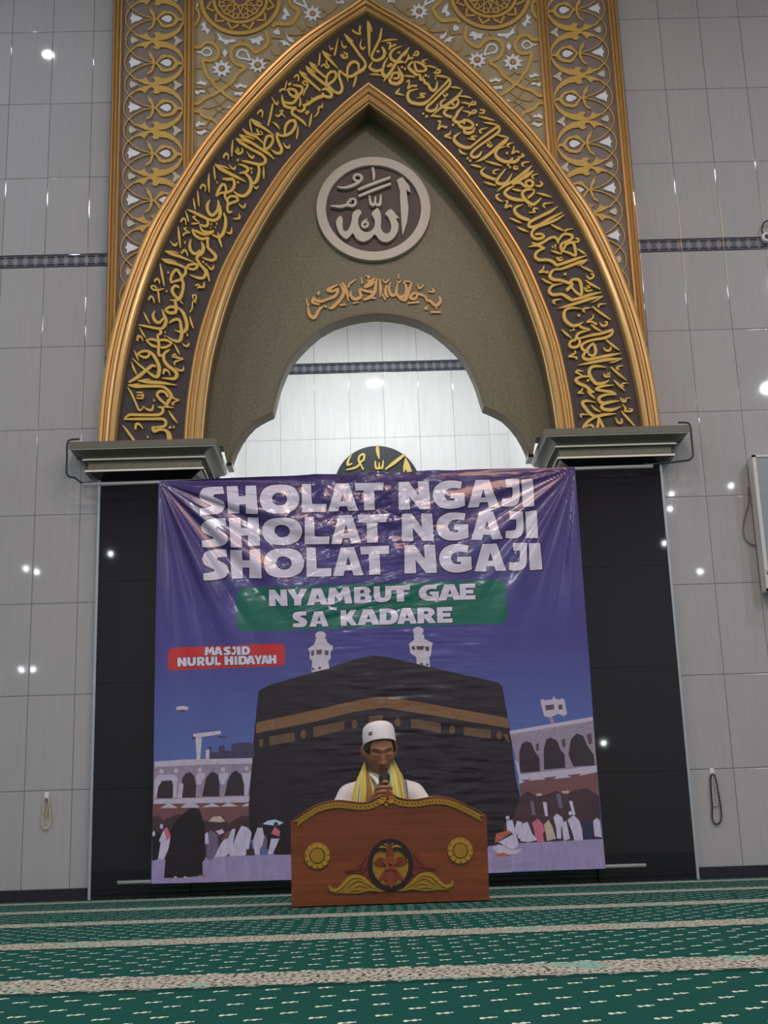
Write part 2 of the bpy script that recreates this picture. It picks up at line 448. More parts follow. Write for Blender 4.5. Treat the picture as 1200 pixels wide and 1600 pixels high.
def resample(P, n):
    P = np.array(P, float); d = np.r_[0, np.cumsum(np.hypot(*np.diff(P, axis=0).T))]
    s = np.linspace(0, d[-1], n); Q = np.stack([np.interp(s, d, P[:, 0]), np.interp(s, d, P[:, 1])], 1)
    for _ in range(4):
        Q[1:-1] = .5*Q[1:-1]+.25*(Q[:-2]+Q[2:])
    return Q
# ================================================================== SETTING
HX, HY, HZ = 6.6, -14.0, 6.5
def slab(name, *boxes, m=None):
    b = MB()
    for q in boxes: b.box(*q)
    return structure(b.build(name, m))
slab('floor', (-HX, HX, HY, .3, -.10, 0), m=M_CARPET)
slab('ceiling', (-HX, HX, HY, 0.0, HZ, HZ+.1), m=M_CEIL)
slab('wall_left', (-HX-.1, -HX, HY, .0, 0, HZ), m=M_PLASTER)
slab('wall_right', (HX, HX+.1, HY, .0, 0, HZ), m=M_PLASTER)
slab('wall_back', (-HX, HX, HY-.1, HY, 0, HZ), m=M_PLASTER)
slab('wall_front', (-HX, -1.69, 0, .3, 0, HZ), m=M_TILE)
slab('wall_front', (1.69, HX, 0, .3, 0, HZ), m=M_TILE)
slab('baseboard_left', (-HX, -1.695, -.012, 0, 0, .062), m=M_SKIRT)
slab('baseboard_right', (1.705, HX, -.012, 0, 0, .062), m=M_SKIRT)
# niche behind the opening
NW = 1.03
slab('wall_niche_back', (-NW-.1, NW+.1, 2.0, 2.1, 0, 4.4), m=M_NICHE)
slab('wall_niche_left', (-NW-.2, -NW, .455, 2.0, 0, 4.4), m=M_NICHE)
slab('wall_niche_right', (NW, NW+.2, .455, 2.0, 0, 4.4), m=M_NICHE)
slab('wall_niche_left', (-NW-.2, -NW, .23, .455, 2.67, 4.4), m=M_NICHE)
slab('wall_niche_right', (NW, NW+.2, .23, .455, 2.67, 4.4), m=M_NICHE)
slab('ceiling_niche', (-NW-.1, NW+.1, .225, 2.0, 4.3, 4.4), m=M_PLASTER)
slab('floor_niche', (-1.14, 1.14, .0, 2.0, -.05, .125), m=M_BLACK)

# ================================================================== MIHRAB: arch, moulding, frame
OUT_E = [(577,-8),(569.5,0),(527.5,25),(490,46.5),(457,70),(430,94),(404,120),(375,153),(341,192),(317.5,220),(304,241),(270,296),(239,340),(225,372),(211,405),(197.5,442.5),(184,484),(173,525),(166,560),(160,600),(155,642),(152.5,692)]
OUT_I = [(577,20),(544,38),(517,57.5),(484,83.5),(460,104),(434.5,129),(412.5,151),(390,176),(361,208.5),(341,234),(320,263),(292.5,307),(276,340),(260,371),(245,405),(231,440),(214,494),(204,535),(196,569),(190,612),(185,647),(181,692)]
INN_O = [(577,127),(540,156),(524,171),(502,193),(470,225),(439,260),(420,289),(390,335),(370,369),(345,415),(330,455),(311,512),(300,558),(294,600),(291,620),(287.5,654),(285.5,692)]
INN_I = [(577.5,161),(540,191),(510,217.5),(490,240),(466,268),(432,317),(420,335),(389,391),(370,431),(351,485),(340,525),(331,560),(325,600),(320,640),(316,692)]
def edge(pts, Y, n=64, x0=0.0):
    w = [xz(a, b, Y) for a, b in pts]; sh = x0-w[0][0]
    k = len(w)
    w = [(x+sh*max(0, 1-i/5.0), z) for i, (x, z) in enumerate(w)]
    return resample(w, n)
YA = -.075
oe, oi, io, ii = (edge(q, YA-.02) for q in (OUT_E, OUT_I, INN_O, INN_I))
arch = thing('arch_surround', 'gold moulded pointed arch band with raised gold calligraphy on dark ground', 'arch', (0, 0, 2.6))
P_OUT = [(0, -.075), (0, .03), (.05, .042), (.16, .05), (.27, .046), (.31, .03), (.37, .028), (.41, .044), (.50, .056), (.60, .05), (.64, .024), (.71, .022), (.75, .038), (.84, .042), (.92, .034), (.97, .02), (1, .0)]
P_INN = [(0, 0), (.04, .022), (.12, .036), (.20, .036), (.24, .02), (.31, .022), (.36, .044), (.46, .054), (.55, .046), (.59, .022), (.66, .022), (.70, .04), (.80, .046), (.90, .036), (.94, .02), (1, .016), (1, -.03)]
loft('outer_moulding', oe, oi, P_OUT, YA, M_GOLD, arch)
loft('inner_moulding', io, ii, P_INN, YA, M_GOLD, arch)
loft('inscription_ground', oe*.5+oi*.5, io*.5+ii*.5, [(0, 0), (1, 0)], YA, M_BAND, arch)
# reveal running back from the inner moulding to the stucco panel
def reveal():
    V = []; Fc = []
    for s in (1, -1):
        o = len(V)
        for x, z in ii: V += [(s*x, YA+.02, z), (s*(x), .12, z)]
        for i in range(len(ii)-1): Fc.append([o+2*i, o+2*i+2, o+2*i+3, o+2*i+1])
    return mesh('reveal', V, Fc, M_REVEAL, arch)
reveal()

# stucco panel with the three-lobed opening
TREF = [(359.5,727),(361,715),(366,701),(373,686),(383,671),(394,659),(405,652),(414,647),(422,643.5),(426,627),(429,612),(433,597),(440,579),(448,562),(460,547),(474,532),(492,516),(513,504),(535,496),(556.6,491.5),(578,489)]
tref = [xz(a, b, .10) for a, b in TREF]
tref = [(x-tref[-1][0]*(i/len(tref)), z) for i, (x, z) in enumerate(tref)]
tref[-1] = (0.0, tref[-1][1])
foot = tref[0][0]
panel = thing('stucco_panel', 'mottled olive stucco wall panel with three lobed opening above the banner', 'wall panel', (0, .1, 2.5))
left = [(x-.02, z) for x, z in ii][::-1]; left = [q for q in left if q[1] > 2.66]; left = [(-.970, 2.66)]+[(left[0][0], 2.66)]+left; FZ = 2.545
poly = left[:-1]+[(0, ii[0][1]+.02)]+[(-x, z) for x, z in left[:-1]][::-1]
inner = [(foot, FZ)]+[q for q in tref if q[1] > FZ+.003]
poly = [(-.944, FZ)]+poly+[(.944, FZ)]
poly += [(-x, z) for x, z in inner][:-1]+[inner[-1]]+inner[:-1][::-1]
relief('panel', [('P', poly)], M_OLIVE, panel, .10, .125, to=lambda a, b: (a, b))
def opening_edge():
    V = []; Fc = []; L = inner+[(-x, z) for x, z in inner[:-1]][::-1]
    P = np.array(L); d = np.gradient(P, axis=0); nrm = np.stack([d[:, 1], -d[:, 0]], 1); nrm /= np.hypot(*nrm.T)[:, None]
    for (x, z), n in zip(L, nrm):
        for off, y in ((-.012, .0985), (.004, .0965), (.006, .105), (.006, .226)):
            V.append((x+n[0]*off, y, z+n[1]*off))
    for i in range(len(L)-1):
        for j in range(3): Fc.append([4*i+j, 4*i+j+1, 4*i+j+5, 4*i+j+4])
    return mesh('opening_edge', V, Fc, M_EDGE, panel)
opening_edge()
for s in (-1, 1):
    MB().box(*sorted((s*(abs(foot)-.012), s*.948)), .092, .235, FZ-.016, FZ+.004).build('panel_foot', M_BLACK, panel)

# frame columns left and right of the arch
GX = (-1.672, -1.614, -1.205, -1.138)
P_BORD = [(0, -.05), (0, .022), (.10, .032), (.22, .024), (.27, .012), (.33, .014), (.42, .034), (.56, .04), (.66, .03), (.70, .012), (.77, .012), (.82, .026), (.94, .026), (1, .012), (1, 0)]
STRIP = ['11|205,250:11 200,300 220,345 255,393 330,460 430,510 545,540',
 '11|310,345 255,393 205,465 186,545 205,625 250,685 330,765',
 '11|545,550 430,575 330,622 250,685 195,770 187,830 190,850',
 'P|255,393 310,343 380,303 450,276 545,258 600,262 700,275 800,318 880,388 925,470 930,530 922,548 905,490 860,430 800,382 720,352 640,345 615,370 580,372 545,352 560,340 570,312 540,290 505,298 475,332 450,366 430,342 400,330 330,345 270,392',
 'P|250,690 310,752 380,787 450,818 545,832 600,828 700,815 800,772 880,702 925,620 930,565 922,548 905,600 860,660 800,708 720,740 640,747 618,722 580,718 530,740 560,752 570,780 540,800 505,795 470,760 450,722 430,745 400,757 330,748 262,690',
 'P|470,388 520,422 552,470 572,545 545,548 528,500 495,458 495,425', 'P|465,702 480,665 520,640 530,590 545,548 572,550 555,610 528,665']
PALM = 'P|568,545 620,492 640,460 670,438 720,445 780,455 830,490 862,532 925,540 925,568 862,570 825,618 780,645 690,662 640,642 610,592'
PALMH = [(600,545),(645,500),(715,470),(785,492),(822,548),(782,602),(720,624),(672,622),(640,590)]
FLW = ['P|405,540 330,507 300,495 262,470 266,505 240,540 262,562 260,608 300,582 345,570', 'P|635,541 690,505 740,500 775,530 770,570 730,590 690,577']
TRI = ['P|362,258 315,228 275,210 258,255 275,298 320,280', 'P|925,262 870,235 825,200 806,222 830,262 808,305 825,332 866,292']
YS = -.05
def to_strip(a, b): return xz(a, b, YS)
Z0 = xz(240, 168.1, YS)[1]
def column(side, label):
    t = thing('ornament_column', label, 'wall ornament', (side*1.4, 0, 3.25), 'gold framed ornament columns beside the arch')
    s = -side
    def X(a): return a*s
    b = MB(); x0, x1 = sorted((X(GX[0]), X(GX[3]))); b.box(x0, x1, YS, 0.0, 3.2, 6.42); b.build('ground', M_STRIP, t)
    mm = oe*.5+oi*.5
    for (a, c) in ((GX[0], GX[1]), (GX[2], GX[3])):
        za, zb = (3.2, 3.2) if a == GX[0] else (float(np.interp(-abs(a), mm[::-1, 0], mm[::-1, 1])), float(np.interp(-abs(c), mm[::-1, 0], mm[::-1, 1])))
        A = [(X(a), za), (X(a), 6.42)]; B = [(X(c), zb), (X(c), 6.42)]
        loft('border', A, B, P_BORD, YS, M_GOLD, t, mirror=False)
    st = [parse(q, 170, 100, 8) for q in STRIP+[PALM]]
    hole = [np.array([(170+x/8, 100+y/8) for x, y in PALMH])]
    g = relief('scroll_motif', st, M_ORN, t, YS-.012, .012, holes=hole, mirror=(side == 1))
    w = relief('white_flower', [parse(q, 170, 100, 8) for q in FLW], M_WHITE, g, YS-.012, .012, mirror=(side == 1))
    c = relief('cream_flower', [parse(q, 170, 100, 8) for q in TRI], M_CREAM, g, YS-.012, .012, mirror=(side == 1))
    per = .3325
    for k in range(-4, 5):
        if k == 0: continue
        d = g.copy(); COL.objects.link(d); d.location = (0, 0, k*per)
        for q in (w, c):
            e = q.copy(); COL.objects.link(e); e.parent = d
    return t
column(-1, 'tall gold bordered ornament column left of the pointed arch')
column(1, 'tall gold bordered ornament column right of the pointed arch')

# spandrel panel over the arch
span = thing('spandrel_panel', 'grey brown panel of gold vines, white flowers and two rosettes above the arch', 'wall ornament', (0, 0, 4.2))
mid = oe*.5+oi*.5
sp_poly = [(x, z) for x, z in mid if x > -1.15]
bot = sp_poly[-1]
poly = [(-1.14, 6.42)]+[(-1.14, bot[1])]+[(x, z) for x, z in sp_poly][::-1]+[(-x, z) for x, z in sp_poly][1:]+[(1.14, bot[1]), (1.14, 6.42)]
relief('ground', [('P', poly)], M_SPAN, span, YS, .05, to=lambda a, b: (a, b))
A_ = (295, 0, 8); D_ = (295, 100, 8); C_ = (400, 0, 6.667)
VINE = [('38|60,585:38 140,585 200,535 270,530 340,575 375,650 340,730 270,755 180,755 195,850 240,955 290,1010 330,1070 400,1130 470,1195:30', A_),
 ('38|960,380 985,460 990,520 950,585 840,650 780,600 720,560 640,550 560,585 525,660 545,740 600,800 700,840 640,895 590,935 550,1010 480,1070 400,1130', A_),
 ('36|400,320 330,370 260,400 180,440 120,490 60,495', D_), ('34|400,320 450,375 520,425 590,458 650,470', D_),
 ('36|60,588 130,592 170,640 240,672 300,690 360,745', D_),
 ('36|170,275 210,245 300,250 370,240 440,140 430,100 365,50 350,0 350,-60', C_), ('30|60,330 110,260 130,200 110,130 40,80', A_)]
THIN = [('12|300,410 370,490 460,560', D_), ('12|480,420 390,500 290,545', D_), ('22|180,540:8 240,545:34 290,545:10', D_), ('12|330,560 400,590 460,630', D_), ('12|430,550 350,600 270,690 200,790', D_),
 ('14|270,250 240,280 190,300', D_), ('14|190,290 240,330 270,370', D_), ('14|310,210 370,200 400,175 430,205 480,230', D_), ('12|520,270 560,310 600,310', D_), ('12|200,790 270,820', D_),
 ('14|400,715:8 430,780:20 490,720:8', A_), ('10|455,560 460,620', A_), ('10|280,340 320,420 325,510', A_), ('12|660,520:8 690,480:16', A_), ('12|90,45 150,55', (295, 100, 8)),
 ('14|270,280 280,330 270,400', C_), ('14|165,390 220,390 270,398', C_), ('14|330,355 430,360 520,340 600,290 640,270', C_), ('20|430,265:8 470,290:24 490,320:20 520,290:8', C_), ('18|155,510:8 190,560:24 240,570:12', C_), ('14|240,450 270,510 260,590', C_),
 ('14|510,210 525,260 580,280 630,250 625,200', C_), ('14|640,185 700,185 740,150 720,110 680,105', C_), ('14|740,150 800,110 850,50 860,0', C_), ('14|950,740 1010,745 1040,790', A_), ('14|920,840 980,845 1030,830', A_), ('14|900,850 940,880 920,920', A_), ('14|820,910 860,960', A_), ('14|470,400 460,420', C_), ('14|100,330 135,240 150,150', A_),
 ('26|100,290 130,292 170,290', D_), ('26|600,320 640,322 690,320', D_), ('26|100,805 130,800 170,800', D_)]
DROP = [('18|100,650 150,650 200,605 255,608 282,650 255,688 205,690 150,655', A_), ('20|770,750 725,650 680,622 630,632 600,680 632,722 690,732 770,750', A_), ('20|530,75 500,10 480,-30 430,-20 400,15 470,50 530,75', C_)]
WH = [('P|340,408 390,440 430,488 500,498 580,488 582,525 500,532 465,562 430,522 368,492 378,458', A_), ('P|738,490 830,480 900,448 942,505 895,508 882,565 838,535 790,545 778,502', A_),
 ('P|205,268 215,340 268,380 230,428 200,372 148,388 185,338 148,302', A_), ('P|455,610 485,658 450,712 418,655', A_),
 ('P|80,240 115,228 150,203 175,225 228,230 200,268 150,250 110,248', D_), ('P|80,330 120,338 160,325 205,330 195,358 140,352 100,385 78,360', D_),
 ('P|560,262 605,265 645,238 670,262 738,268 712,300 650,282 605,300', D_), ('P|565,345 605,350 660,345 700,355 660,395 610,385 575,392', D_),
 ('P|85,750 130,710 150,738 212,735 195,765 140,760 90,790', D_), ('P|90,838 140,845 200,822 232,850 190,862 155,885 110,870', D_), ('P|470,545 510,520 535,530 500,552', D_),
 ('P|295,70 330,110 360,170 320,165 305,212 262,185 300,140 280,110', C_), ('P|180,330 225,295 248,330 245,362 200,355', C_), ('P|235,425 290,420 340,450 358,485 320,465 288,478 270,440', C_), ('P|310,350 345,390 380,400 398,442 360,435 330,410', C_),
 ('P|820,0 860,20 910,0 920,40 880,30 850,40', C_), ('P|90,70 115,25 120,60 100,100', A_)]
def blossom(cx, cy, r, gap, org):
    ox, oy, sc = org; q = []
    for k in range(9):
        a = 2*math.pi*k/9-.2
        for da, rr in ((-.28, .62), (0, 1.0), (.28, .62)): q.append((ox+(cx+math.cos(a+da)*r*rr)/sc, oy+(cy+math.sin(a+da)*r*rr*.86)/sc))
    hole = [(ox+(cx+math.cos(a)*gap)/sc, oy+(cy+math.sin(a)*gap*.9)/sc) for a in np.linspace(0, 6.2, 12)]
    return ('P', q), hole
BL = [blossom(412, 855, 132, 44, A_), blossom(860, 810, 122, 46, A_), blossom(590, 140, 102, 34, C_)]
def disc_outline(cx, cy, rx, ry, n=24): return ('P', [(cx+math.cos(2*math.pi*k/n)*rx, cy+math.sin(2*math.pi*k/n)*ry) for k in range(n)])
BTN = [disc_outline(295+410/8, 855/8, 3.9, 3.5, 12), disc_outline(295+860/8, 805/8, 3.9, 3.5, 12), disc_outline(400+590/6.667, 140/6.667, 3.9, 3.4, 12)]
for mir in (False, True):
    relief('vine', [parse(s, *o) for s, o in VINE], M_ORN, span, YS-.013, .013, mirror=mir)
    for i, (s, o) in enumerate(THIN): relief('tendril', [parse(s, *o)], M_THIN, span, YS-.0075-.00025*(i % 9), .010, mirror=mir)
    for s, o in DROP: relief('teardrop', [parse(s, *o)], M_WHITE, span, YS-.010, .010, mirror=mir)
    for s, o in WH: relief('white_flower', [parse(s, *o)], M_WHITE, span, YS-.0115, .0115, mirror=mir)
    for b, btn in zip(BL, BTN):
        f = relief('white_flower', [b[0]], M_WHITE, span, YS-.0115, .0115, holes=[b[1]], mirror=mir)
        relief('flower_centre', [btn], M_THIN, f, YS-.0105, .0105, mirror=mir)
# rosettes
RC = xz(376, 1, YS); RR = .272
def rosette(mir):
    cx, cz = RC; cx = -cx if mir else cx
    def ring(r0, r1, n=72):
        o = [(cx+math.cos(2*math.pi*k/n)*r1, cz+math.sin(2*math.pi*k/n)*r1) for k in range(n)]
        i = [(cx+math.cos(2*math.pi*k/n)*r0, cz+math.sin(2*math.pi*k/n)*r0) for k in range(n)]
        return o, i
    idt = lambda a, b: (a, b)
    o, _ = ring(0, RR)
    d = relief('rosette', [('P', o)], M_MAROON, span, YS-.006, .006, to=idt)
    for a, b in ((.905, 1.0), (.61, .685)):
        o, i = ring(RR*a, RR*b); relief('ring', [('P', o)], M_ORN, d, YS-.017, .011, to=idt, holes=[i])
    st = []
    def pol(r, a): return (cx+RR*r*math.cos(a), cz+RR*r*math.sin(a))
    for k in range(12):
        a = 2*math.pi*(k+.5)/12
        st.append(('S', [pol(.71, a-.20)+(.016,), pol(.855, a)+(.018,), pol(.71, a+.20)+(.016,)]))
    relief('zigzag', st, M_ORN, d, YS-.015, .009, to=idt, n=1)
    st = []; w = (.0085,)
    st.append(('S', [pol(.17, 2*math.pi*k/16)+(.014,) for k in range(17)]))
    for k in range(12):
        a = 2*math.pi*(k+.5)/12; h = math.pi/12
        for s in (1, -1):
            st.append(('S', [pol(.17, a)+w, pol(.27, a+s*h*.55)+w, pol(.38, a+s*h*1.2)+w, pol(.52, a+s*h*1.55)+w]))
            st.append(('S', [pol(.40, a)+w, pol(.47, a+s*.13)+w, pol(.555, a)+w]))
        st.append(('S', [pol(.555, a)+w, pol(.515, a+h)+w, pol(.555, a+2*h)+w]))
    relief('lattice', st, M_ORN, d, YS-.013, .007, to=idt, n=3)
rosette(False); rosette(True)
# ================================================================== RAISED CALLIGRAPHY OF THE ARCH (brush strokes, one mesh per word)
WORDS = {
(480, 20, 8): [
 ['36|750,100:10 768,180:44 772,300:38 775,450:28 775,548:8', '20|812,245:5 800,190:20 765,105:10', '22|560,210:16 600,242:22 662,266:20 655,220:24 662,160:26', '22|680,325:6 663,400:20 690,450:28 727,425:12'],
 ['34|465,262:10 510,320:40 580,415:30 660,530:30 715,600:28 727,660:34 690,710:40 620,752:40 560,790:36 500,788:30 445,755:26 405,715:20', '18|580,364:5 540,330:20 470,268:8', '34|640,715:20 640,640:30 590,610:36 540,630:36 505,690:30 500,760:26 508,860:8', '34|405,715:26 398,790:32 425,880:34 437,950:34 400,1000:34 345,985:28 275,905:10', '24|415,525:14 455,562:24 498,550:24 495,498:18', '18|430,508:12 465,542:18', '18|458,482:12 485,520:18', '20|425,345:8 440,410:20 470,432:26 492,410:14', '26|612,790:22 600,850:26 575,925:18'],
 ['34|188,470:10 230,530:40 300,605:30 388,695:8', '18|306,542:5 260,520:20 195,478:8', '32|240,895:28 245,800:28 290,740:32 350,742:32 358,800:30 320,855:30 250,900:34', '26|245,900:28 290,955:24 328,1010:6', '34|28,610:10 70,670:38 150,740:30 238,812:20', '18|135,680:5 90,650:18 35,615:8', '20|160,500:12 155,570:22 142,655:24', '22|175,670:18 210,642:18 240,682:24 272,672:18 238,622:20 245,592:18', '20|385,320:8 365,420:20 340,532:26', '20|275,405:8 295,452:20 327,440:18'],
],
(390, 90, 8): [
 ['34|705,100:10 740,160:40 850,260:34 968,352:32', '34|620,165:10 670,220:40 780,320:30 885,412:24', '18|722,212:5 680,195:18 625,168:8', '18|830,190:5 790,165:16 710,102:8', '34|905,402:20 960,390:34 1022,450:34 1010,490:36 940,480:34 908,440:30', '38|940,470:40 850,500:44 800,528:40 760,556:36 730,580:34 690,595:34 682,640:34 640,672:30 590,652:18', '20|772,492:8 800,530:24', '20|715,530:8 735,570:24', '20|660,575:8 680,600:24', '22|910,568:8 905,612:24 868,622:22 852,690:18 805,742:8', '32|700,700:34 740,667:34', '26|775,695:10 762,780:26 742,866:14'],
 ['30|470,412:26 500,392:32 560,402:32 590,450:34 560,488:34 510,460:28 480,412:22', '34|595,480:36 650,432:34 655,370:30 600,350:28 540,340:14', '34|405,465:14 415,540:34 460,562:30 540,565:32 595,505:34 615,460:24', '34|412,545:30 440,600:36 510,627:34 585,625:28', '34|585,628:26 530,665:34 545,710:32 620,762:32 680,812:28 712,858:6', '26|628,490:14 635,545:24 625,608:26', '24|735,350:14 700,392:22 668,472:12', '20|735,350:16 715,305:20 685,292:20 665,315:18 690,335:16 725,350:16', '30|482,340:28 520,318:28', '28|372,425:24 405,395:24 430,398:22', '20|465,290:12 435,412:20', '24|555,245:18 600,215:24 612,262:20 600,292:10'],
 ['34|440,962:22 445,870:30 490,800:36 560,788:36 572,850:34 520,932:36 450,970:34 380,970:26 345,935:22', '34|345,935:28 343,1000:34 375,1080:36 402,1140:36 380,1190:36 330,1190:30 268,1148:8', '24|605,855:8 600,930:24 585,1018:14', '22|420,1060:6 450,1112:22 490,1122:28 502,1085:10', '20|285,800:6 340,842:24 378,892:8', '26|292,572:18 265,700:26 230,852:20', '22|275,490:6 310,552:20 345,582:26 358,540:10', '22|322,712:14 360,730:24 398,690:20 415,652:20', '20|395,695:20 448,748:10', '20|372,668:12 415,655:18', '24|95,702:18 140,655:26 162,690:22 150,748:10'],
],
(320, 170, 8): [
 ['34|575,120:10 630,180:40 740,240:32 868,332:8', '18|712,188:5 650,160:20 582,124:8', '32|745,512:24 745,430:28 780,345:32 840,345:32 850,400:30 810,470:30 750,516:32', '34|472,246:10 530,300:36 640,350:28 735,432:12', '34|430,318:10 490,370:40 600,432:32 720,512:34 800,562:30 872,632:6', '18|628,388:5 560,355:18 438,322:8', '22|563,130:12 570,210:22 592,300:10', '22|612,305:12 670,322:22 650,250:20', '18|668,318:18 725,312:8 692,275:16'],
 ['34|388,365:10 440,412:38 560,490:32 690,560:34 742,602:34 758,650:36 720,690:36 655,690:32 540,662:30 462,650:14', '18|560,430:5 500,402:16 395,368:8', '32|660,690:28 676,740:34 676,800:36 650,890:40 600,930:30 558,898:14', '22|350,385:8 340,490:24 335,594:12', '24|375,522:12 420,562:26 470,532:24 465,488:14', '18|400,482:10 432,522:18', '18|388,502:10 425,542:18', '22|525,532:6 565,592:22 600,608:28 616,575:10', '38|402,636:30 420,644:30', '24|230,612:20 260,560:28 292,582:20 285,638:10'],
 ['32|420,690:12 490,710:30 540,748:34 510,790:34 430,800:12', '36|500,800:22 560,862:36 580,940:44 560,1020:42 500,1082:40 430,1082:34 358,1030:12', '34|570,752:30 592,742:30', '34|575,796:30 592,792:30', '22|300,692:6 340,742:22 372,748:26 383,712:10', '24|735,722:10 735,800:24 735,878:10', '22|603,958:6 640,992:24 668,965:12'],
 ['34|125,690:10 190,742:44 300,802:40 400,852:34 512,912:8', '18|312,746:5 235,722:20 135,693:8', '24|115,710:10 120,800:24 130,888:12', '34|148,922:30 163,918:30', '34|405,922:30 425,914:30', '34|218,872:14 280,880:34 350,882:34 370,940:36 340,1010:34 280,1042:34 200,1052:24 145,1090:20', '38|145,1092:30 170,1020:36 215,948:34 255,960:32 265,1030:28 250,1080:30 268,1130:28', '30|275,1135:22 320,1092:28 390,1100:30 412,1140:28 350,1170:32 285,1195:30', '26|50,808:10 48,920:28 55,1045:12'],
],
(270, 250, 8): [
 ['34|660,480:28 690,530:32 680,600:30 700,650:30 745,642:20', '34|635,660:22 660,740:36 650,850:40 610,940:40 560,960:30 488,930:16', '30|560,900:8 580,980:34 612,1088:16', '24|820,545:8 880,592:26 906,560:18 905,540:8', '24|825,665:8 832,722:28 758,735:12', '24|737,840:8 725,912:30 668,900:8'],
 ['34|465,495:10 430,560:36 440,640:38 490,690:36 550,640:34 572,560:34 565,500:12', '34|180,620:10 260,650:32 380,710:34 450,742:34 520,752:36 575,715:38 592,650:44 582,570:36', '34|430,742:30 438,800:36 400,826:30 335,800:12', '30|335,810:14 370,880:30 430,902:30 515,885:20', '30|240,868:18 300,892:30 380,926:30 450,920:30 515,888:22', '32|243,872:22 280,940:34 360,985:34 440,972:28 432,1010:30 440,1075:32', '32|475,800:28 490,800:28', '32|540,796:28 555,796:28', '30|466,845:28 476,845:28', '30|528,842:28 538,840:28', '24|310,380:12 318,480:24 326,578:12', '24|258,480:10 270,560:24 282,618:10', '22|155,635:6 180,700:24 197,772:10', '22|230,797:14 280,792:22 332,785:8 285,742:20 252,712:18 285,700:14', '24|340,360:20 370,310:28 405,330:22 402,392:10', '24|95,775:20 130,730:26 160,752:20 162,808:10', '22|125,948:18 150,915:22 215,905:8 165,880:18 142,852:18 172,848:14'],
 ['30|65,830:10 78,950:30 95,1095:12', '38|143,1030:30 160,1030:30', '24|0,1050:6 40,1057:26 58,1028:10'],
],
(220, 340, 8): [
 ['34|830,340:32 845,380:34 885,420:34 930,470:40 928,512:38 870,532:32 765,495:10'],
 ['40|755,300:14 782,370:44 760,440:44 700,500:36 740,582:34 800,650:40 810,700:40 780,750:36 710,750:30 608,713:8', '34|625,268:12 610,360:36 640,430:36 690,450:34 745,405:26', '34|768,555:28 792,550:28', '34|805,586:26 826,580:26', '24|830,598:8 880,642:26 907,620:20 906,590:8', '28|825,640:12 840,720:28 858,798:14', '24|678,850:14 710,838:24 737,860:22 700,882:16', '24|730,868:20 785,862:28 790,798:12', '24|505,450:20 540,405:28 572,430:22 585,485:10', '22|362,290:6 410,342:22 442,340:22 456,308:8'],
 ['34|300,415:10 380,450:36 500,490:30 662,556:8', '18|478,446:5 410,425:16 310,415:8', '34|260,515:10 330,550:36 450,580:30 548,622:28', '18|442,552:5 380,530:16 268,515:8', '30|560,640:28 600,592:30 680,580:32 707,610:30 660,645:30 590,632:26', '34|558,620:32 558,690:34 515,745:32', '34|370,800:24 385,720:32 440,650:34 482,690:34 512,760:34 440,790:28 370,812:22', '36|508,750:34 530,830:38 520,920:36 490,1000:38 440,1030:32 362,1030:8', '32|482,875:24 430,850:32 390,900:36 420,970:36 475,1012:30', '20|490,1040:22 528,1078:6', '36|332,690:28 352,684:28', '36|314,920:28 330,918:28', '28|240,575:10 260,680:30 292,852:14', '24|170,802:20 195,765:26 228,785:22 232,828:10', '26|292,885:10 200,905:24 142,890:22 132,858:20 172,855:20 202,890:16', '24|215,895:20 222,980:24 234,1062:12', '24|95,1028:20 125,985:26 157,1015:22 167,1068:10', '20|655,1015:18 650,970:20 690,975:20 682,1030:20 650,1050:18 640,1130:16 612,1182:12', '18|670,1040:18 692,1070:10'],
 ['34|425,1030:34 440,1120:40 430,1180:40 360,1190:36 310,1150:28 370,1115:32 430,1120:34'],
],
(190, 450, 8): [
 ['36|700,240:18 770,310:40 810,420:44 812,500:44 770,550:34 720,545:24 658,525:6', '34|592,436:16 660,395:34 722,400:34 742,480:40 750,580:42 720,660:38 640,650:26 563,600:8', '28|850,352:10 870,430:28 897,503:12', '38|812,588:30 830,586:30', '24|755,690:6 800,726:24 838,710:22 837,678:8'],
 ['34|415,285:12 392,340:34 420,410:38 470,430:34 525,375:26', '36|505,265:12 532,340:36 555,410:42 530,480:40 490,505:30 420,500:30 300,475:28 213,460:10', '26|273,298:8 310,370:26 352,447:12', '24|223,488:8 260,560:24 302,622:10', '34|475,505:28 490,560:34 438,592:20', '34|538,555:28 552,550:28', '34|535,600:28 546,598:28', '36|448,600:32 465,700:36 460,790:36 470,840:32 520,840:30', '30|305,650:16 380,638:30 445,662:26', '30|305,650:14 370,710:32 445,736:28', '30|478,650:24 560,650:32 635,692:20', '30|488,742:24 560,736:32 630,690:18', '34|518,840:28 550,800:32 602,770:16', '36|525,830:34 530,900:38 580,970:40 660,1030:42 690,1080:44 660,1130:38 580,1130:24 503,1124:8', '26|518,1075:24 540,1020:32 590,1050:20 602,1098:8', '26|653,692:8 690,760:26 724,828:12', '24|632,862:18 660,825:20 690,850:10', '24|645,858:16 700,870:24 772,885:10 705,906:22 660,930:24 667,962:12', '26|663,988:6 720,1027:26 767,1022:26 772,978:10', '26|195,662:22 210,600:30 252,622:22 262,663:10'],
 ['30|188,830:16 260,790:30 342,795:30 332,850:32 280,867:30 205,828:18', '38|340,788:28 400,842:40 450,930:44 470,1010:44 450,1100:42 400,1100:34 320,1040:24 220,960:24 133,878:10', '36|430,982:22 380,970:36 300,1032:40 200,1112:44 88,1178:20', '24|153,772:6 185,840:24 212,908:10', '26|123,918:6 150,1000:28 187,1078:14'],
],
(180, 560, 8): [
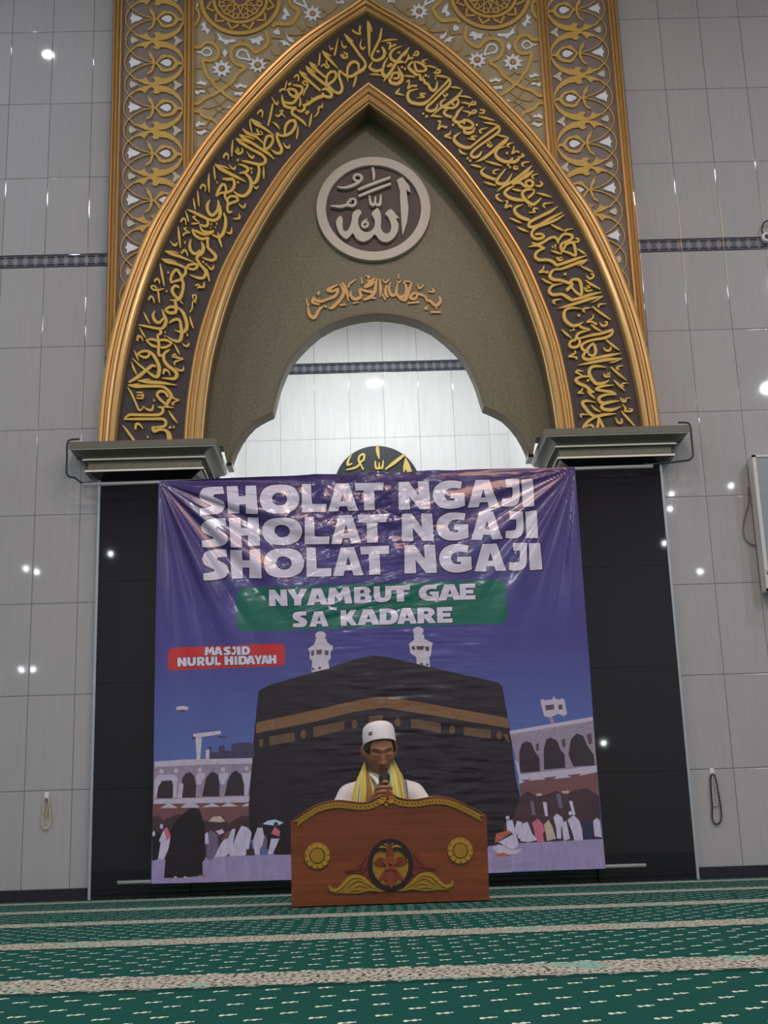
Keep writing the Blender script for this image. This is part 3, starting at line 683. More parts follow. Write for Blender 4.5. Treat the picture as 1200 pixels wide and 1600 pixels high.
 ['36|280,275:12 400,292:40 600,307:34 772,336:6', '18|445,258:5 380,265:16 290,275:6', '38|160,330:12 250,346:42 400,346:36 580,350:32 650,390:36 690,440:40 700,480:40 660,540:40 640,590:30', '18|312,314:5 250,322:14 170,330:6', '32|632,572:28 560,510:32 522,450:32 560,410:34 622,422:32 662,482:30', '20|600,600:18 660,605:24 735,616:6', '28|153,358:8 200,430:28 250,540:26 300,645:26 352,614:12', '24|343,593:8 400,636:24 457,640:30 477,578:12', '22|265,425:14 340,425:22', '22|268,460:14 345,460:22', '24|262,492:14 335,496:22 350,440:18', '38|473,525:30 492,521:30', '22|720,462:10 735,500:22 797,518:12 740,543:22 710,568:20 737,582:12', '32|533,606:14 590,620:34 590,670:36 540,702:34 400,705:32 250,703:32 170,708:30 108,760:14', '32|108,760:16 250,756:30 450,756:30 590,756:34 632,792:36 620,840:32 560,856:28 455,860:16', '26|668,652:8 710,720:30 778,808:12', '32|668,866:28 702,856:28', '32|724,856:28 742,858:28', '26|250,888:24 265,820:32 310,830:24 347,882:12', '40|468,850:30 485,905:44 560,888:34 630,900:36 670,950:56 682,1040:70', '30|93,836:10 160,920:30 245,1040:30', '38|398,985:30 415,982:30'],
],
(570, 60, 8): [
 ['30|212,-132:14 200,-60:30 188,0:30 150,80:32 110,160:32 85,220:30 110,265:34 170,270:36 235,225:40 245,160:36 213,103:22', '18|278,188:5 245,150:18 220,112:10', '34|148,166:28 182,156:28', '32|287,238:12 245,310:28 220,380:32 150,405:36 85,385:34 60,350:30 97,293:10', '38|222,380:34 225,440:44 270,475:46 320,420:36 390,310:34 460,220:36 558,108:10', '18|557,112:6 522,170:20 493,228:6', '34|300,500:28 330,550:40 400,565:44 455,530:44 467,470:40 432,400:30 412,345:8', '28|325,505:26 350,440:28 410,430:28 422,490:28 355,500:26', '22|282,345:12 320,318:22 342,330:18 300,352:14 272,345:10', '24|65,450:8 130,447:22 212,460:8', '22|233,534:10 267,488:24', '22|432,620:12 420,652:24 385,680:20 440,695:22 492,713:8', '22|205,38:8 300,18:24 412,14:8'],
 ['30|465,93:6 370,130:24 320,190:34 330,250:36 390,290:38 450,290:34 498,298:8', '28|408,172:24 442,180:24', '22|270,60:10 320,58:22 300,140:20', '22|300,130:18 345,92:22 392,72:18', '28|540,195:10 545,240:28 500,310:14', '32|540,240:26 580,248:28 608,233:12', '32|602,285:20 550,340:32 560,380:36 610,420:40 640,450:34 705,455:18', '30|618,290:16 700,310:30 765,372:32 740,405:28 650,410:28', '28|618,290:14 628,350:32 652,412:26', '32|690,470:28 700,510:34 740,520:28 750,552:34 790,570:30 810,612:34 850,650:36 892,620:32 907,535:16', '22|722,490:24 735,478:24', '30|750,452:26 775,470:26', '30|790,474:26 803,478:26', '34|876,500:28 896,500:28', '30|452,354:26 475,362:26', '30|490,376:26 515,380:26', '26|595,207:16 650,206:26 672,180:24 642,163:18 618,192:12', '20|792,258:6 730,275:20 720,290:20 763,312:10', '22|758,340:8 830,350:22 902,372:8', '26|858,427:16 920,430:26 942,402:24 900,388:18 890,416:12', '22|478,464:8 550,470:24 628,483:10', '24|518,548:16 550,522:20 555,560:20 540,622:22 590,590:24 640,596:22 647,578:12'],
 ['32|672,628:6 560,660:30 535,722:36 570,790:40 660,816:40 740,812:40 800,772:26', '28|798,777:22 900,672:24 1000,572:26 1062,500:34', '34|1060,498:20 1060,580:34 960,680:30 850,790:28 782,850:30 775,890:34 830,906:34 890,880:30 912,815:14', '28|767,690:12 700,690:26 712,712:24 742,730:22 652,742:8', '34|720,940:26 742,936:26', '34|760,976:28 788,970:28', '24|868,464:8 960,470:26 1048,492:12'],
],
(640, 120, 8): [
 ['36|660,158:10 610,234:34 540,292:36 460,352:36 400,380:34 360,412:22 268,492:10', '32|452,268:12 390,322:28 405,370:32 470,386:32 550,385:30 602,340:32 605,285:26 562,288:24 532,330:24 562,352:22', '34|482,395:12 430,440:32 460,480:36 530,502:32', '22|418,212:14 440,242:24 472,228:18', '18|448,205:10 482,222:18', '22|513,128:8 570,130:22 642,147:8', '22|623,240:8 700,245:24 772,264:10', '24|262,488:14 340,490:24 412,502:8'],
 ['36|672,372:12 610,432:34 580,490:34 550,532:38 600,570:40 650,560:34 695,528:24', '34|608,592:22 640,620:36 690,640:36 770,636:36 792,590:30 740,550:34 690,544:32 680,592:24', '38|680,640:28 690,690:38 740,702:40 790,682:30 822,628:10', '34|530,600:28 556,598:28', '34|825,600:28 852,600:28', '22|643,320:8 700,326:22 770,345:22 820,340:22 817,315:18 780,317:18 738,378:12', '22|663,423:8 720,435:22 790,456:24 835,430:22 800,416:18 770,452:20 728,492:10', '24|868,452:12 920,450:26 932,420:24 880,408:18', '26|863,488:10 960,516:26 1062,547:10', '24|923,570:8 1010,580:26 1102,602:10', '22|352,558:18 385,552:18 370,612:22 357,654:22 400,615:22 455,631:24 462,612:10', '22|512,673:10 500,712:24 440,736:20 490,755:24 527,771:8'],
 ['34|642,693:6 570,740:32 560,792:38 620,850:42 700,882:42 762,880:38', '28|758,882:24 880,782:26 1000,692:28 1117,610:34', '32|1117,608:20 1115,682:34 1000,772:28 870,862:28 790,930:30 770,980:32 810,1005:34 870,980:32 902,928:12', '28|842,740:12 780,746:26 790,766:24 812,782:20 723,771:8', '22|977,633:6 890,660:22 880,686:24 907,702:10', '24|620,898:10 630,925:24 660,952:26 712,970:8', '34|714,1015:26 738,1020:26', '34|745,1046:26 770,1046:26', '24|968,855:16 1010,872:24 1032,845:18', '18|965,830:12 1000,852:18', '18|985,803:10 1018,832:16', '40|828,1062:6 920,1020:34 1040,930:38 1150,832:40 1210,785:36 1242,758:10', '18|1240,762:6 1200,820:18 1150,862:5', '22|1088,724:8 1160,740:24 1224,752:10', '26|948,1053:8 1050,1080:28 1158,1112:8', '22|763,1098:8 840,1115:24 892,1132:8'],
],
(700, 190, 8): [
 ['32|722,308:6 640,330:26 595,382:36 610,440:40 670,482:42 750,502:38 800,470:30 802,446:12', '32|760,504:28 830,502:40 882,470:34 902,456:12', '32|725,392:28 752,392:28', '22|822,258:6 755,280:24 745,302:22 772,320:8', '22|827,308:16 820,342:20 802,397:20 850,370:22 890,382:22', '22|868,440:8 920,440:24 947,420:22 918,398:16', '32|738,542:28 766,535:28', '32|765,572:26 787,564:26', '24|813,580:18 850,592:24 882,580:16', '18|828,556:14 872,560:14', '18|820,556:12 830,592:18', '24|1027,498:6 940,515:24 930,542:24 952,558:8'],
 ['38|1047,548:8 980,612:34 880,692:34 800,752:36 700,802:32 613,872:8', '18|1048,552:6 985,628:18 930,662:5', '38|1072,608:8 990,662:34 880,742:36 800,778:34', '18|1072,612:6 1005,680:18 950,718:5', '34|802,648:8 760,720:30 720,766:34 650,776:38 608,750:34 640,690:30 722,588:12', '34|472,568:6 420,612:28 430,652:36 500,692:38 592,722:34', '22|647,593:6 580,610:22 570,642:22 602,652:8', '24|448,753:8 520,775:26 603,800:8', '26|473,493:8 570,520:28 678,550:8', '24|283,538:8 350,550:26 422,570:8', '32|798,772:32 900,762:32 960,802:34 1040,810:36 1062,760:34 1020,730:30 970,758:26 992,792:20', '20|1132,650:6 1060,670:22 1055,697:22 1082,712:8'],
 ['34|832,798:8 750,840:34 710,892:36 760,942:40 850,972:42 955,980:34', '34|1078,850:12 980,850:30 930,892:36 950,952:40 1010,1012:42 1070,1032:36 1130,990:26 1168,948:8', '28|1080,850:14 1062,900:28 1000,952:28', '24|798,838:8 860,855:26 932,864:10', '26|1088,792:10 1140,806:26 1180,780:26 1150,748:18', '26|1108,890:10 1200,912:28 1292,942:10', '30|642,903:14 605,926:28 630,972:26 692,998:8', '24|715,987:14 745,1002:22 715,1072:22 770,1050:26 802,1062:22', '28|1130,1090:10 1080,1082:26 1072,1108:24 1085,1128:20 1010,1136:10', '32|1002,1050:26 1014,1052:26', '32|1028,1068:26 1040,1062:26'],
],
(760, 270, 8): [
 ['34|462,393:6 370,430:32 355,482:38 410,540:42 490,576:40 545,590:28', '34|893,418:10 800,482:34 700,532:34 600,582:34 540,622:36 530,662:36 580,676:34 680,640:32 800,570:34 952,493:10', '32|972,523:10 880,580:30 760,632:30 650,670:30 580,722:34 570,782:34 620,822:36 690,815:34 722,790:26 680,762:28 610,768:26', '22|832,373:6 730,385:24 715,412:24 737,438:10', '26|288,563:8 370,596:28 442,628:8', '26|383,673:8 450,706:28 527,738:8', '28|808,643:12 890,686:28 972,724:8'],
 ['30|528,922:8 620,902:34 700,872:34 780,822:32 850,802:32 890,840:32 897,885:14', '28|563,868:10 620,890:30 680,922:32 732,942:18', '34|728,940:22 640,982:32 610,1042:36 660,1086:36 760,1086:34 830,1110:36 882,1158:34', '32|893,872:12 920,812:28 970,766:30 1050,772:32 1077,806:32 1030,846:30 950,882:32 930,922:36 952,972:36', '34|952,982:28 1000,892:32 1080,872:36 1110,950:36 1112,1032:28 1040,1002:28 955,975:20', '26|928,1002:8 962,975:24', '26|1088,857:10 1140,860:26 1152,830:24 1113,813:16', '32|820,930:26 834,922:26', '36|850,912:26 872,903:26', '30|855,940:26 866,938:26', '24|808,968:8 870,990:26 948,1017:8', '24|880,1050:18 910,1090:26 962,1080:16', '18|898,1066:12 945,1052:16', '22|1087,698:6 1000,712:22 990,736:18'],
],
(810, 350, 8): [
 ['36|478,515:32 560,490:34 700,442:36 855,393:8', '36|468,577:8 560,552:32 700,500:36 780,470:36 868,443:8', '18|868,446:6 800,495:18 738,524:5', '24|733,308:10 790,342:28 848,380:8', '26|778,523:8 860,562:28 938,602:8', '26|848,640:10 890,682:26 937,660:26 932,625:20 900,622:12', '28|833,698:10 920,756:30 1028,814:10'],
 ['34|502,543:8 420,590:30 395,652:40 440,692:40 520,700:34 590,722:36 645,742:32', '34|570,624:28 602,626:28', '38|598,832:30 620,812:42 670,760:40 652,720:34 690,690:32 760,702:40 787,780:40 787,882:30 720,850:30 668,788:24', '24|318,520:12 310,562:22 260,602:18 320,596:22 365,606:24 362,580:12', '26|288,678:8 360,720:28 438,750:8', '24|828,790:16 850,830:26 900,832:18 925,815:10', '18|852,802:14 902,790:14', '18|848,780:12 892,768:14'],
 ['34|552,743:6 430,770:28 385,832:38 430,882:36 540,876:34 610,912:40 672,952:34', '36|668,950:32 780,922:34 900,882:36 1043,850:8', '36|498,1054:6 620,1020:30 780,972:34 900,932:40 1058,900:8', '18|1058,904:6 980,950:18 905,985:5', '30|542,938:6 460,950:26 435,972:26 467,1002:8', '28|923,1028:12 1030,1110:30 1155,1195:12', '26|1102,998:6 1020,1002:24 1000,1028:22 1015,1038:12', '28|912,1043:6 830,1056:26 812,1082:26 838,1102:8'],
],
(845, 450, 8): [
 ['36|522,262:6 400,246:24 320,266:32 290,322:40 310,402:42 380,462:40 450,466:34 533,423:8', '34|462,342:28 492,340:28', '24|652,328:12 650,372:20 578,422:20 640,420:22 690,452:24 692,428:10', '26|733,428:8 770,470:26 820,460:28 827,425:20 800,422:12', '26|628,453:12 690,502:28 763,542:8', '32|478,470:28 540,502:28 622,520:8 500,552:28 450,592:32 438,650:32', '30|440,650:28 380,662:32 360,712:34 400,742:32 470,722:34 487,660:30 455,612:26', '36|368,532:26 382,528:26', '34|400,526:26 422,512:26', '26|258,513:8 320,572:28 388,628:8'],
 ['28|478,632:18 620,592:30 760,566:32 903,520:36', '32|907,522:16 880,582:34 800,622:34 680,642:30 570,672:30 510,722:34 532,772:32 602,802:28', '38|528,842:30 570,782:38 640,702:30 672,722:36 687,802:38 650,846:32 588,820:22', '36|530,832:36 540,876:38 600,892:36 700,872:34 850,842:34 1003,815:8', '36|468,964:6 600,936:30 760,906:36 850,892:40 1018,880:8', '18|1018,884:6 920,920:18 850,935:5', '24|422,778:12 430,812:20 348,852:18 400,856:22 450,871:22 437,894:10', '28|813,643:12 900,716:30 988,777:8', '26|778,738:8 820,780:26 870,770:28 872,735:16'],
 ['36|822,992:6 720,976:28 640,986:36 605,1042:42 620,1102:42 660,1162:42 710,1196:38 800,1182:30 855,1148:12', '28|873,983:12 960,1062:30 1073,1152:8', '26|1032,968:6 965,982:24 955,1008:20 990,1018:8', '24|788,1068:14 810,1106:26 872,1106:14', '18|828,1066:12 872,1060:14', '18|818,1086:12 868,1082:14'],
],
(870, 560, 8): [
 ['30|408,222:18 300,230:28 240,266:40 280,312:40 370,352:38 430,412:40 473,415:10', '36|378,272:28 406,272:28', '26|332,163:6 270,150:24 240,172:22 280,190:20 322,217:18', '22|322,368:14 310,402:22 268,430:18 320,432:18 335,442:8', '28|378,408:12 430,456:28 483,503:6'],
 ['34|717,333:6 600,340:26 520,362:32 500,387:32 600,406:30 690,422:34 745,452:18', '34|742,450:12 620,452:28 540,482:36 530,522:40 580,560:40 680,542:32 783,530:8', '34|600,560:28 558,602:36 600,636:38 700,640:38 805,600:8', '28|713,268:12 780,332:28 853,403:8', '26|892,308:6 830,312:22 815,334:20 845,352:8', '26|798,490:16 820,530:26 860,536:22 872,500:14 928,493:8', '18|835,500:12 845,530:16', '22|818,568:8 860,622:22 850,652:22 920,662:22 947,640:18 900,630:14', '26|808,658:14 880,740:28 975,845:14', '26|733,738:8 770,802:26 812,800:26 810,748:16'],
 ['34|492,550:6 380,530:28 320,552:38 360,622:40 420,692:40 490,722:36 600,702:36 743,690:8', '24|428,578:8 480,632:26 553,667:8', '28|392,705:6 320,697:24 300,712:24 312,742:8', '36|490,728:26 410,772:34 350,832:36 318,890:30', '36|520,738:20 520,802:34 500,890:40', '36|528,738:20 560,812:34 592,890:36', '28|358,852:18 430,832:28 475,880:24'],
],
}
WN = 0
for (ox, oy, sc), ws in WORDS.items():
    for w in ws:
        e = .0006*(WN % 4); WN += 1
        relief('calligraphy_word', [parse(s, ox, oy, sc) for s in w], M_LETTER, arch, YA-.016-e, .016+e)

# ------------------------------------------------------------------ roundel and the line of lettering under it
YP = .10
RQ = xz(583.5, 325.2, YP-.03)
rd = thing('calligraphy_roundel', 'round calligraphy medallion with pale ring and white lettering on brown, high under the arch', 'wall medallion', (RQ[0], .10, RQ[1]))
RO = .371; RI = .308
def circ(r, n=96): return [(RQ[0]+r*math.cos(2*math.pi*k/n), RQ[1]+r*math.sin(2*math.pi*k/n)) for k in range(n)]
idt = lambda a, b: (a, b)
relief('disc', [('P', circ(RI+.01))], M_ROUND_D, rd, YP-.008, .008, to=idt)
bevel(relief('ring', [('P', circ(RO))], M_ROUND_W, rd, YP-.034, .034, to=idt, holes=[circ(RI)]), .004)
RW = [['P|800,290 850,265 885,312 912,345 922,403 885,378 893,450 905,540 893,660 852,790 843,700 838,600 830,480 828,390'],
 ['C|300,608 272,632 258,665 265,715 292,772 340,815 370,806 408,768 440,815 500,842 560,818 605,778 650,828 708,846 770,812 808,750 815,690 795,635 822,636 795,604 768,570 740,553 697,592 725,625 748,690 742,750 712,770 676,755 658,710 660,650 655,590 628,543 577,590 603,650 596,715 560,752 515,756 472,725 455,675 462,620 484,585 470,560 440,560 405,592 398,650 378,715 350,750 322,735 315,680 317,640'],
 ['20|537,637:8 503,668:22 492,695:22 512,712:22 540,695:22 535,668:20 505,672:14'], ['24|455,378:20 560,335:26 742,268:22'], ['24|460,436:20 580,385:26 746,324:22'], ['26|583,180:20 595,240:26 592,295:12'],
 ['24|470,245:22 488,270:24 472,298:24 438,298:24 415,272:22 432,245:22 470,245:22', '26|470,308:20 400,342:28 330,360:20 268,352:10'],
 ['22|372,466:12 420,460:18 432,492:22 412,518:22 372,512:20 362,488:18 395,478:14', '26|410,525:22 350,515:24 300,528:26 208,522:10'],
 ['24|556,430:16 568,500:24 600,508:24 610,440:14', '24|608,505:22 648,508:26 658,422:14']]
for i, w in enumerate(RW): relief('lettering', [parse(s, 480, 230, 5.714) for s in w], M_ROUND_W, rd, YP-.034-.0004*i, .027+.0004*i)
BW = [['24|1128,222:10 1138,265:24 1105,298:26 1070,276:22 1050,248:12', '22|1062,262:20 1030,256:20 1012,225:18 950,202:20 915,202:20 893,235:22 930,245:20 952,210:16', '14|1040,185:12 1086,185:16 1072,158:12', '16|948,120:8 968,160:16 1002,130:14', '24|872,280:14 968,270:18', '22|1058,352:18 1142,352:18', '20|1105,320:18', '18|1042,303:8 1015,322:20 1042,328:8'],
 ['26|905,108:14 880,180:26 850,252:26 800,235:20', '24|840,108:12 860,152:22 850,215:24 800,225:22 778,190:22 790,118:12', '24|782,202:22 740,215:24 718,160:18 732,108:8', '24|702,128:12 690,190:24 710,232:18', '14|795,42:8 798,82:12', '14|780,98:8 800,112:14 818,88:8', '16|838,100:12 892,105:14', '14|663,88:8 690,112:14 722,83:12', '20|665,205:14 690,252:18'],
 ['26|642,82:10 650,150:24 648,232:8', '26|618,78:12 610,140:24 600,192:26 560,232:28 508,252:18', '22|607,72:12 560,112:22 518,152:20', '22|520,150:20 570,132:22 592,100:20 540,95:16', '24|600,192:22 540,182:22 480,170:20 490,225:26 440,246:26 405,215:22 412,178:8', '16|493,68:8 500,120:16', '15|528,55:10 560,66:14 542,78:12', '16|385,152:12 400,120:16 448,88:10', '18|575,235:16 612,240:14', '16|425,280:12 472,270:12'],
 ['26|338,108:12 370,170:26 387,262:8', '26|320,122:12 350,190:26 320,252:26 260,312:28 228,318:16', '24|302,128:12 222,170:26 260,182:22 302,165:20 280,220:24 210,250:22 160,265:22 98,243:22', '22|110,228:18 95,270:22 152,290:18', '28|58,298:10 70,370:26 110,396:30 150,332:24 182,308:12', '16|48,238:8 55,290:16 72,285:10', '15|128,202:10 150,190:16 142,216:10', '18|318,298:14 368,288:16', '20|188,302:16 215,312:16']]
bs = thing('calligraphy_line', 'curved line of tan raised calligraphy on olive wall between roundel and opening', 'wall lettering', (0, .10, 3.9))
for i, w in enumerate(BW): relief('calligraphy_word', [parse(s, 470, 420, 5.217) for s in w], M_BASMALA, bs, YP-.012-.0005*i, .012+.0005*i)

# round sign on the niche wall, its lower half behind the banner
YN = 2.0
c0 = xz(589.5, 761, YN-.03); rs = .33
sg = thing('round_sign', 'round black plaque with gold calligraphy on the white niche wall behind the banner', 'wall plaque', (c0[0], YN, c0[1]))
M_PLAQ = mat('plaque black', rgb(62, 68, 78, .55), .35, 0, .08, 20)
M_PLAQG = mat('plaque gold', rgb(236, 206, 112, .9), .4, 0, .04, 20)
def cc(r, n=80): return [(c0[0]+r*math.cos(2*math.pi*k/n), c0[1]+r*math.sin(2*math.pi*k/n)) for k in range(n)]
relief('plate', [('P', cc(rs))], M_PLAQ, sg, YN-.03, .03, to=idt)
SG = ['32|600,95:10 598,140:34 605,190:32 617,246:10', '20|575,268:14 582,336:22 612,342:20 618,282:12', '20|618,340:20 648,336:22 660,262:12', '34|678,356:14 780,280:36 884,198:24', 'P|888,225 866,330 870,405 890,352 925,410 968,402 930,300', '24|328,203:8 295,262:24 290,308:26 338,293:10', '22|273,360:12 350,343:22 412,305:22 402,250:22 422,208:22 458,200:22 455,252:22 420,288:20 452,358:18',
 '40|600,375:10 612,420:40 610,520:40 560,600:44 480,560:44 440,440:20', '44|930,400:40 960,520:40 990,640:20', '40|300,480:20 340,620:44 500,680:48 720,650:44 800,500:30', '30|700,430:14 720,520:34 690,600:20']
relief('gold_lettering', [parse(s, 500, 680, 6.667) for s in SG], M_PLAQG, sg, YN-.042, .012)

# ================================================================== PILASTERS, CAPITALS
for s, side in ((-1, 'left'), (1, 'right')):
    pl = thing('pilaster', 'polished black granite pilaster %s of the banner' % side, 'pilaster', (s*1.415, 0, 0), 'black granite pilasters of the niche')
    x0, x1 = sorted((s*1.690, s*1.142)); b = MB()
    z = 0.0
    for z1 in (.60, 1.20, 1.80, 2.42):
        b.box(x0, x1, -.03, .45, z+.0008, z1-.0008); z = z1
    b.build('granite_slabs', M_BLACK, pl)
    x0, x1 = sorted((s*1.690, s*1.705)); MB().box(x0, x1, -.034, 0.0, 0, 2.42).build('edge_trim', M_TRIM, pl)
def zc(py, o): return float(at(225, py, -.03-o)[2])
def capital(s, side):
    t = thing('capital', 'stepped olive grey capital carrying the %s foot of the gold arch' % side, 'capital', (s*1.415, 0, 2.4), 'capitals under the arch')
    xl, xr, yf = -1.690, -1.142, -.03
    L = [(.02, .160, 2.665, 0), (0, .160, 2.645, 0)]
    rows = [(.0, 2.660), (.160, 2.660)]
    def ring(o, z): return [(xl-o, 0.0, z), (xl-o, yf-o, z), (xr+o, yf-o, z), (xr+o, .45, z)]
    prof = [(.0, 2.640), (.162, zc(687.5, .162)), (.162, zc(697, .162)), (.150, zc(698, .150)), (.150, zc(700, .150)), (.142, zc(701, .142))]
    k = len(prof)
    for i in range(1, 9):
        a = i/8*math.pi/2
        prof.append((.142-.058*math.sin(a), zc(701, .142)-(zc(701, .142)-zc(714.5, .085))*(1-math.cos(a))))
    prof += [(.092, zc(714.5, .092)), (.092, zc(717, .092)), (.064, zc(718, .064)), (.064, zc(731, .064)), (.080, zc(732, .08)), (.080, zc(735, .08)), (.066, zc(736, .066)), (0.0, 2.42)]
    mi = []
    n = len(prof)
    def matof(j):
        if j in (2, 3): return 1
        if j in (n-8, n-4): return 1
        if j == n-6: return 2
        if j in (n-2, n-3): return 3
        return 0
    V = []; Fc = []
    for o, z in prof: V += [(s*-x if s == 1 else x, y, z) for x, y, z in ring(o, z)]
    for j in range(n-1):
        for q in range(3):
            f = [4*j+q, 4*j+q+1, 4*j+q+5, 4*j+q+4]
            Fc.append(f); mi.append(matof(j))
    # split into parts by material
    names = {0: ('mouldings', M_CORNICE), 1: ('highlight_fillets', M_CORNLIP), 2: ('granite_frieze', M_GRANITE), 3: ('black_soffit', M_BLACK)}  # fillets coloured pale to imitate specular lines
    for k2, (nm, mm) in names.items():
        o = mesh(nm, V, [f for f, q in zip(Fc, mi) if q == k2], mm, t)
        bm = bmesh.new(); bm.from_mesh(o.data)
        bmesh.ops.delete(bm, geom=[v for v in bm.verts if not v.link_faces], context='VERTS')
        bmesh.ops.recalc_face_normals(bm, faces=bm.faces); bm.to_mesh(o.data); bm.free()
    x0, x1 = sorted((s*(-xl+.0), s*(-xr-.0)))
    MB().box(x0, x1, -.028, .45, 2.42, 2.645).build('core', M_CORNICE, t)
capital(-1, 'left'); capital(1, 'right')
# ================================================================== BANNER
YB = -.15
BL_, BR_, TR_, TL_ = (236, 1381), (946, 1357), (898, 730.5), (248, 752)
ban = thing('banner', 'large purple blue printed vinyl banner hanging across the niche on two tubes', 'banner', (-.08, YB, .08))
c_tl = xz(*TL_, YB); c_tr = xz(*TR_, YB)
def crease(x, y, z): return .35-abs(noise.noise((x, y, z)))
def wr(x, z):
    """folds of the hanging sheet: distance towards the room at a wall position"""
    d = 0.0
    # pulls fanning out of the two tied top corners
    for (cx, cz), sgn, am, ph in (((c_tl[0], c_tl[1]), 1, 1.0, .3), ((c_tr[0], c_tr[1]), -1, .6, 1.3)):
        dx, dz = (x-cx)*sgn, cz-z
        r = math.hypot(dx, dz)+1e-6; a = math.atan2(dz, dx)
        env = math.exp(-((r-.55)/.45)**2)*min(1, r/.2)
        d += am*.013*env*(math.sin(a*15+ph)+.55*math.sin(a*31+2*ph))
        d += am*.010*env*crease(a*9.0+ph, r*.8, 5.0)
    # crumpled patch round the middle of the heading
    cx, cz = -.10, 2.12
    env = math.exp(-((x-cx)/.46)**2-((z-cz)/.24)**2)
    d += env*(.020*noise.noise((x*6.0, z*9.0, 1.7))+.020*crease(x*7.0+z*3, z*12.0, 4.7)+.010*crease(x*15.0-z*6, z*24.0, 7.7))
    # horizontal creases over the caption and the upper part of the cube
    env = math.exp(-((x+.15)/.55)**2-((z-1.68)/.20)**2)
    d += env*(.010*noise.noise((x*3.0, z*13.0-x*4, 9.7))+.008*crease(x*4.0, z*22.0-x*5, 2.2))
    # long shallow vertical waves
    d += .006*math.sin(x*5.2+.6)*min(1, (c_tl[1]-z)/.7)
    d += .0030*noise.noise((x*7.0, z*3.0, 8.0))
    # fine sideways ripples lower down
    env = math.exp(-((x-.10)/.55)**2)*(1 if z < 1.45 else .4)
    d += env*(.0026*noise.noise((x*5.0, z*24.0, 3.0))+.0024*crease(x*5.0+z*2, z*34.0, 6.1))
    return d
LAYERS = []          # printed areas from the bottom one up: (outline, holes, part, material index inside the part)
def print_mesh(part, polys):
    for o, hs, k in polys: LAYERS.append((o, hs, part, k))
def build_print(parts, step=.0095):
    """cut the folded sheet along every printed outline (one flat partition, no layers) and build each part from its own pieces"""
    def dens(Q):
        Q = [np.array(xz(a, b, YB)) for a, b in Q]; R = []
        for i in range(len(Q)):
            p, q = Q[i], Q[(i+1) % len(Q)]; m = max(1, int(math.hypot(*(q-p))/step)); R += [p+(q-p)*j/m for j in range(m)]
        return np.array(R)
    L = [(dens(o), [dens(h) for h in hs], part, k) for o, hs, part, k in LAYERS]
    base = L[0][0]; x0, z0 = base.min(0); x1, z1 = base.max(0)
    G = np.array([(x+.0007, z+.0003) for x in np.arange(x0, x1, step) for z in np.arange(z0, z1, step)]); G = G[inpoly(G, base)]
    V = []; E = []
    for o, hs, *_x in L:
        for q in [o]+hs:
            n = len(V); V += [Vector((float(c[0]), float(c[1]))) for c in q]; E += [(n+i, n+(i+1) % len(q)) for i in range(len(q))]
    V += [Vector((float(c[0]), float(c[1]))) for c in G]
    vs, es, fs, *_x = delaunay_2d_cdt(V, E, [], 0, 1e-6)
    vs = np.array([(v.x, v.y) for v in vs]); fs = np.array([f for f in fs if len(f) == 3], int)
    ar = (vs[fs[:, 1], 0]-vs[fs[:, 0], 0])*(vs[fs[:, 2], 1]-vs[fs[:, 0], 1])-(vs[fs[:, 1], 1]-vs[fs[:, 0], 1])*(vs[fs[:, 2], 0]-vs[fs[:, 0], 0])
    fs[ar < 0] = fs[ar < 0][:, ::-1]; fs = fs[np.abs(ar) > 1e-10]
    c = vs[fs].mean(1); top = np.full(len(fs), -1)
    for i, (o, hs, *_x) in enumerate(L):
        lo, hi = o.min(0), o.max(0)
        cand = np.where((c >= lo).all(1) & (c <= hi).all(1))[0]
        if not len(cand): continue
        m = inpoly(c[cand], o)
        for h in hs: m &= ~inpoly(c[cand], h)
        if i: m &= top[cand] >= 0
        top[cand[m]] = i
    W = np.array([wr(x, z) for x, z in vs]); e = .002
    nr = np.array([((wr(x-e, z)-wr(x+e, z))/(-2*e), -1.0, (wr(x, z-e)-wr(x, z+e))/(-2*e)) for x, z in vs])
    nr[:, 0] *= -1; nr[:, 2] *= -1; nr /= np.linalg.norm(nr, axis=1)[:, None]
    out = {}
    for name, (mats, parent) in parts.items():
        sel = np.array([t >= 0 and L[t][2] == name for t in top]); F = fs[sel]; mi = [L[t][3] for t in top[sel]]
        used = np.unique(F); ix = {int(v): i for i, v in enumerate(used)}
        P = parent if not isinstance(parent, str) else out[parent]
        o = mesh(name, [(vs[v, 0], YB-.004-W[v], vs[v, 1]) for v in used], [[ix[int(i)] for i in f] for f in F], mats, P, True, mi)
        nn = nr[used].copy(); nn[:, 0] *= -1; nn[:, 2] *= -1
        o.data.normals_split_custom_set_from_vertices([tuple(q) for q in nn])
        out[name] = o
    return out
def vinyl(name, col, var=.03, rough=.21, scale=6, stretch=None):
    m = mat(name, col, rough, 0, var, scale, .16, 120, coat=.6, spec=.4, stretch=stretch)
    return m
KB = 1/.66
def vinyl_sky():
    m = vinyl('vinyl sky', rgb(62, 56, 118, KB)); h = NT(m); b = h.N['Principled BSDF']
    tc = h.new('ShaderNodeTexCoord'); sp = h.new('ShaderNodeSeparateXYZ'); h.L.new(tc.outputs['Object'], sp.inputs[0])
    r = h.new('ShaderNodeValToRGB'); e = r.color_ramp.elements
    mr = h.new('ShaderNodeMapRange'); mr.inputs[1].default_value = 0; mr.inputs[2].default_value = 2.3; h.L.new(sp.outputs[2], mr.inputs[0]); h.L.new(mr.outputs[0], r.inputs[0])
    e[0].position = .30; e[0].color = rgb(72, 90, 150, KB); e[1].position = 1.0; e[1].color = rgb(58, 44, 96, KB)
    q = e.new(.55); q.color = rgb(60, 56, 122, KB); q = e.new(.8); q.color = rgb(60, 52, 112, KB)
    h.L.new(r.outputs[0], b.inputs['Base Color']); return m
V_SKY = vinyl_sky()
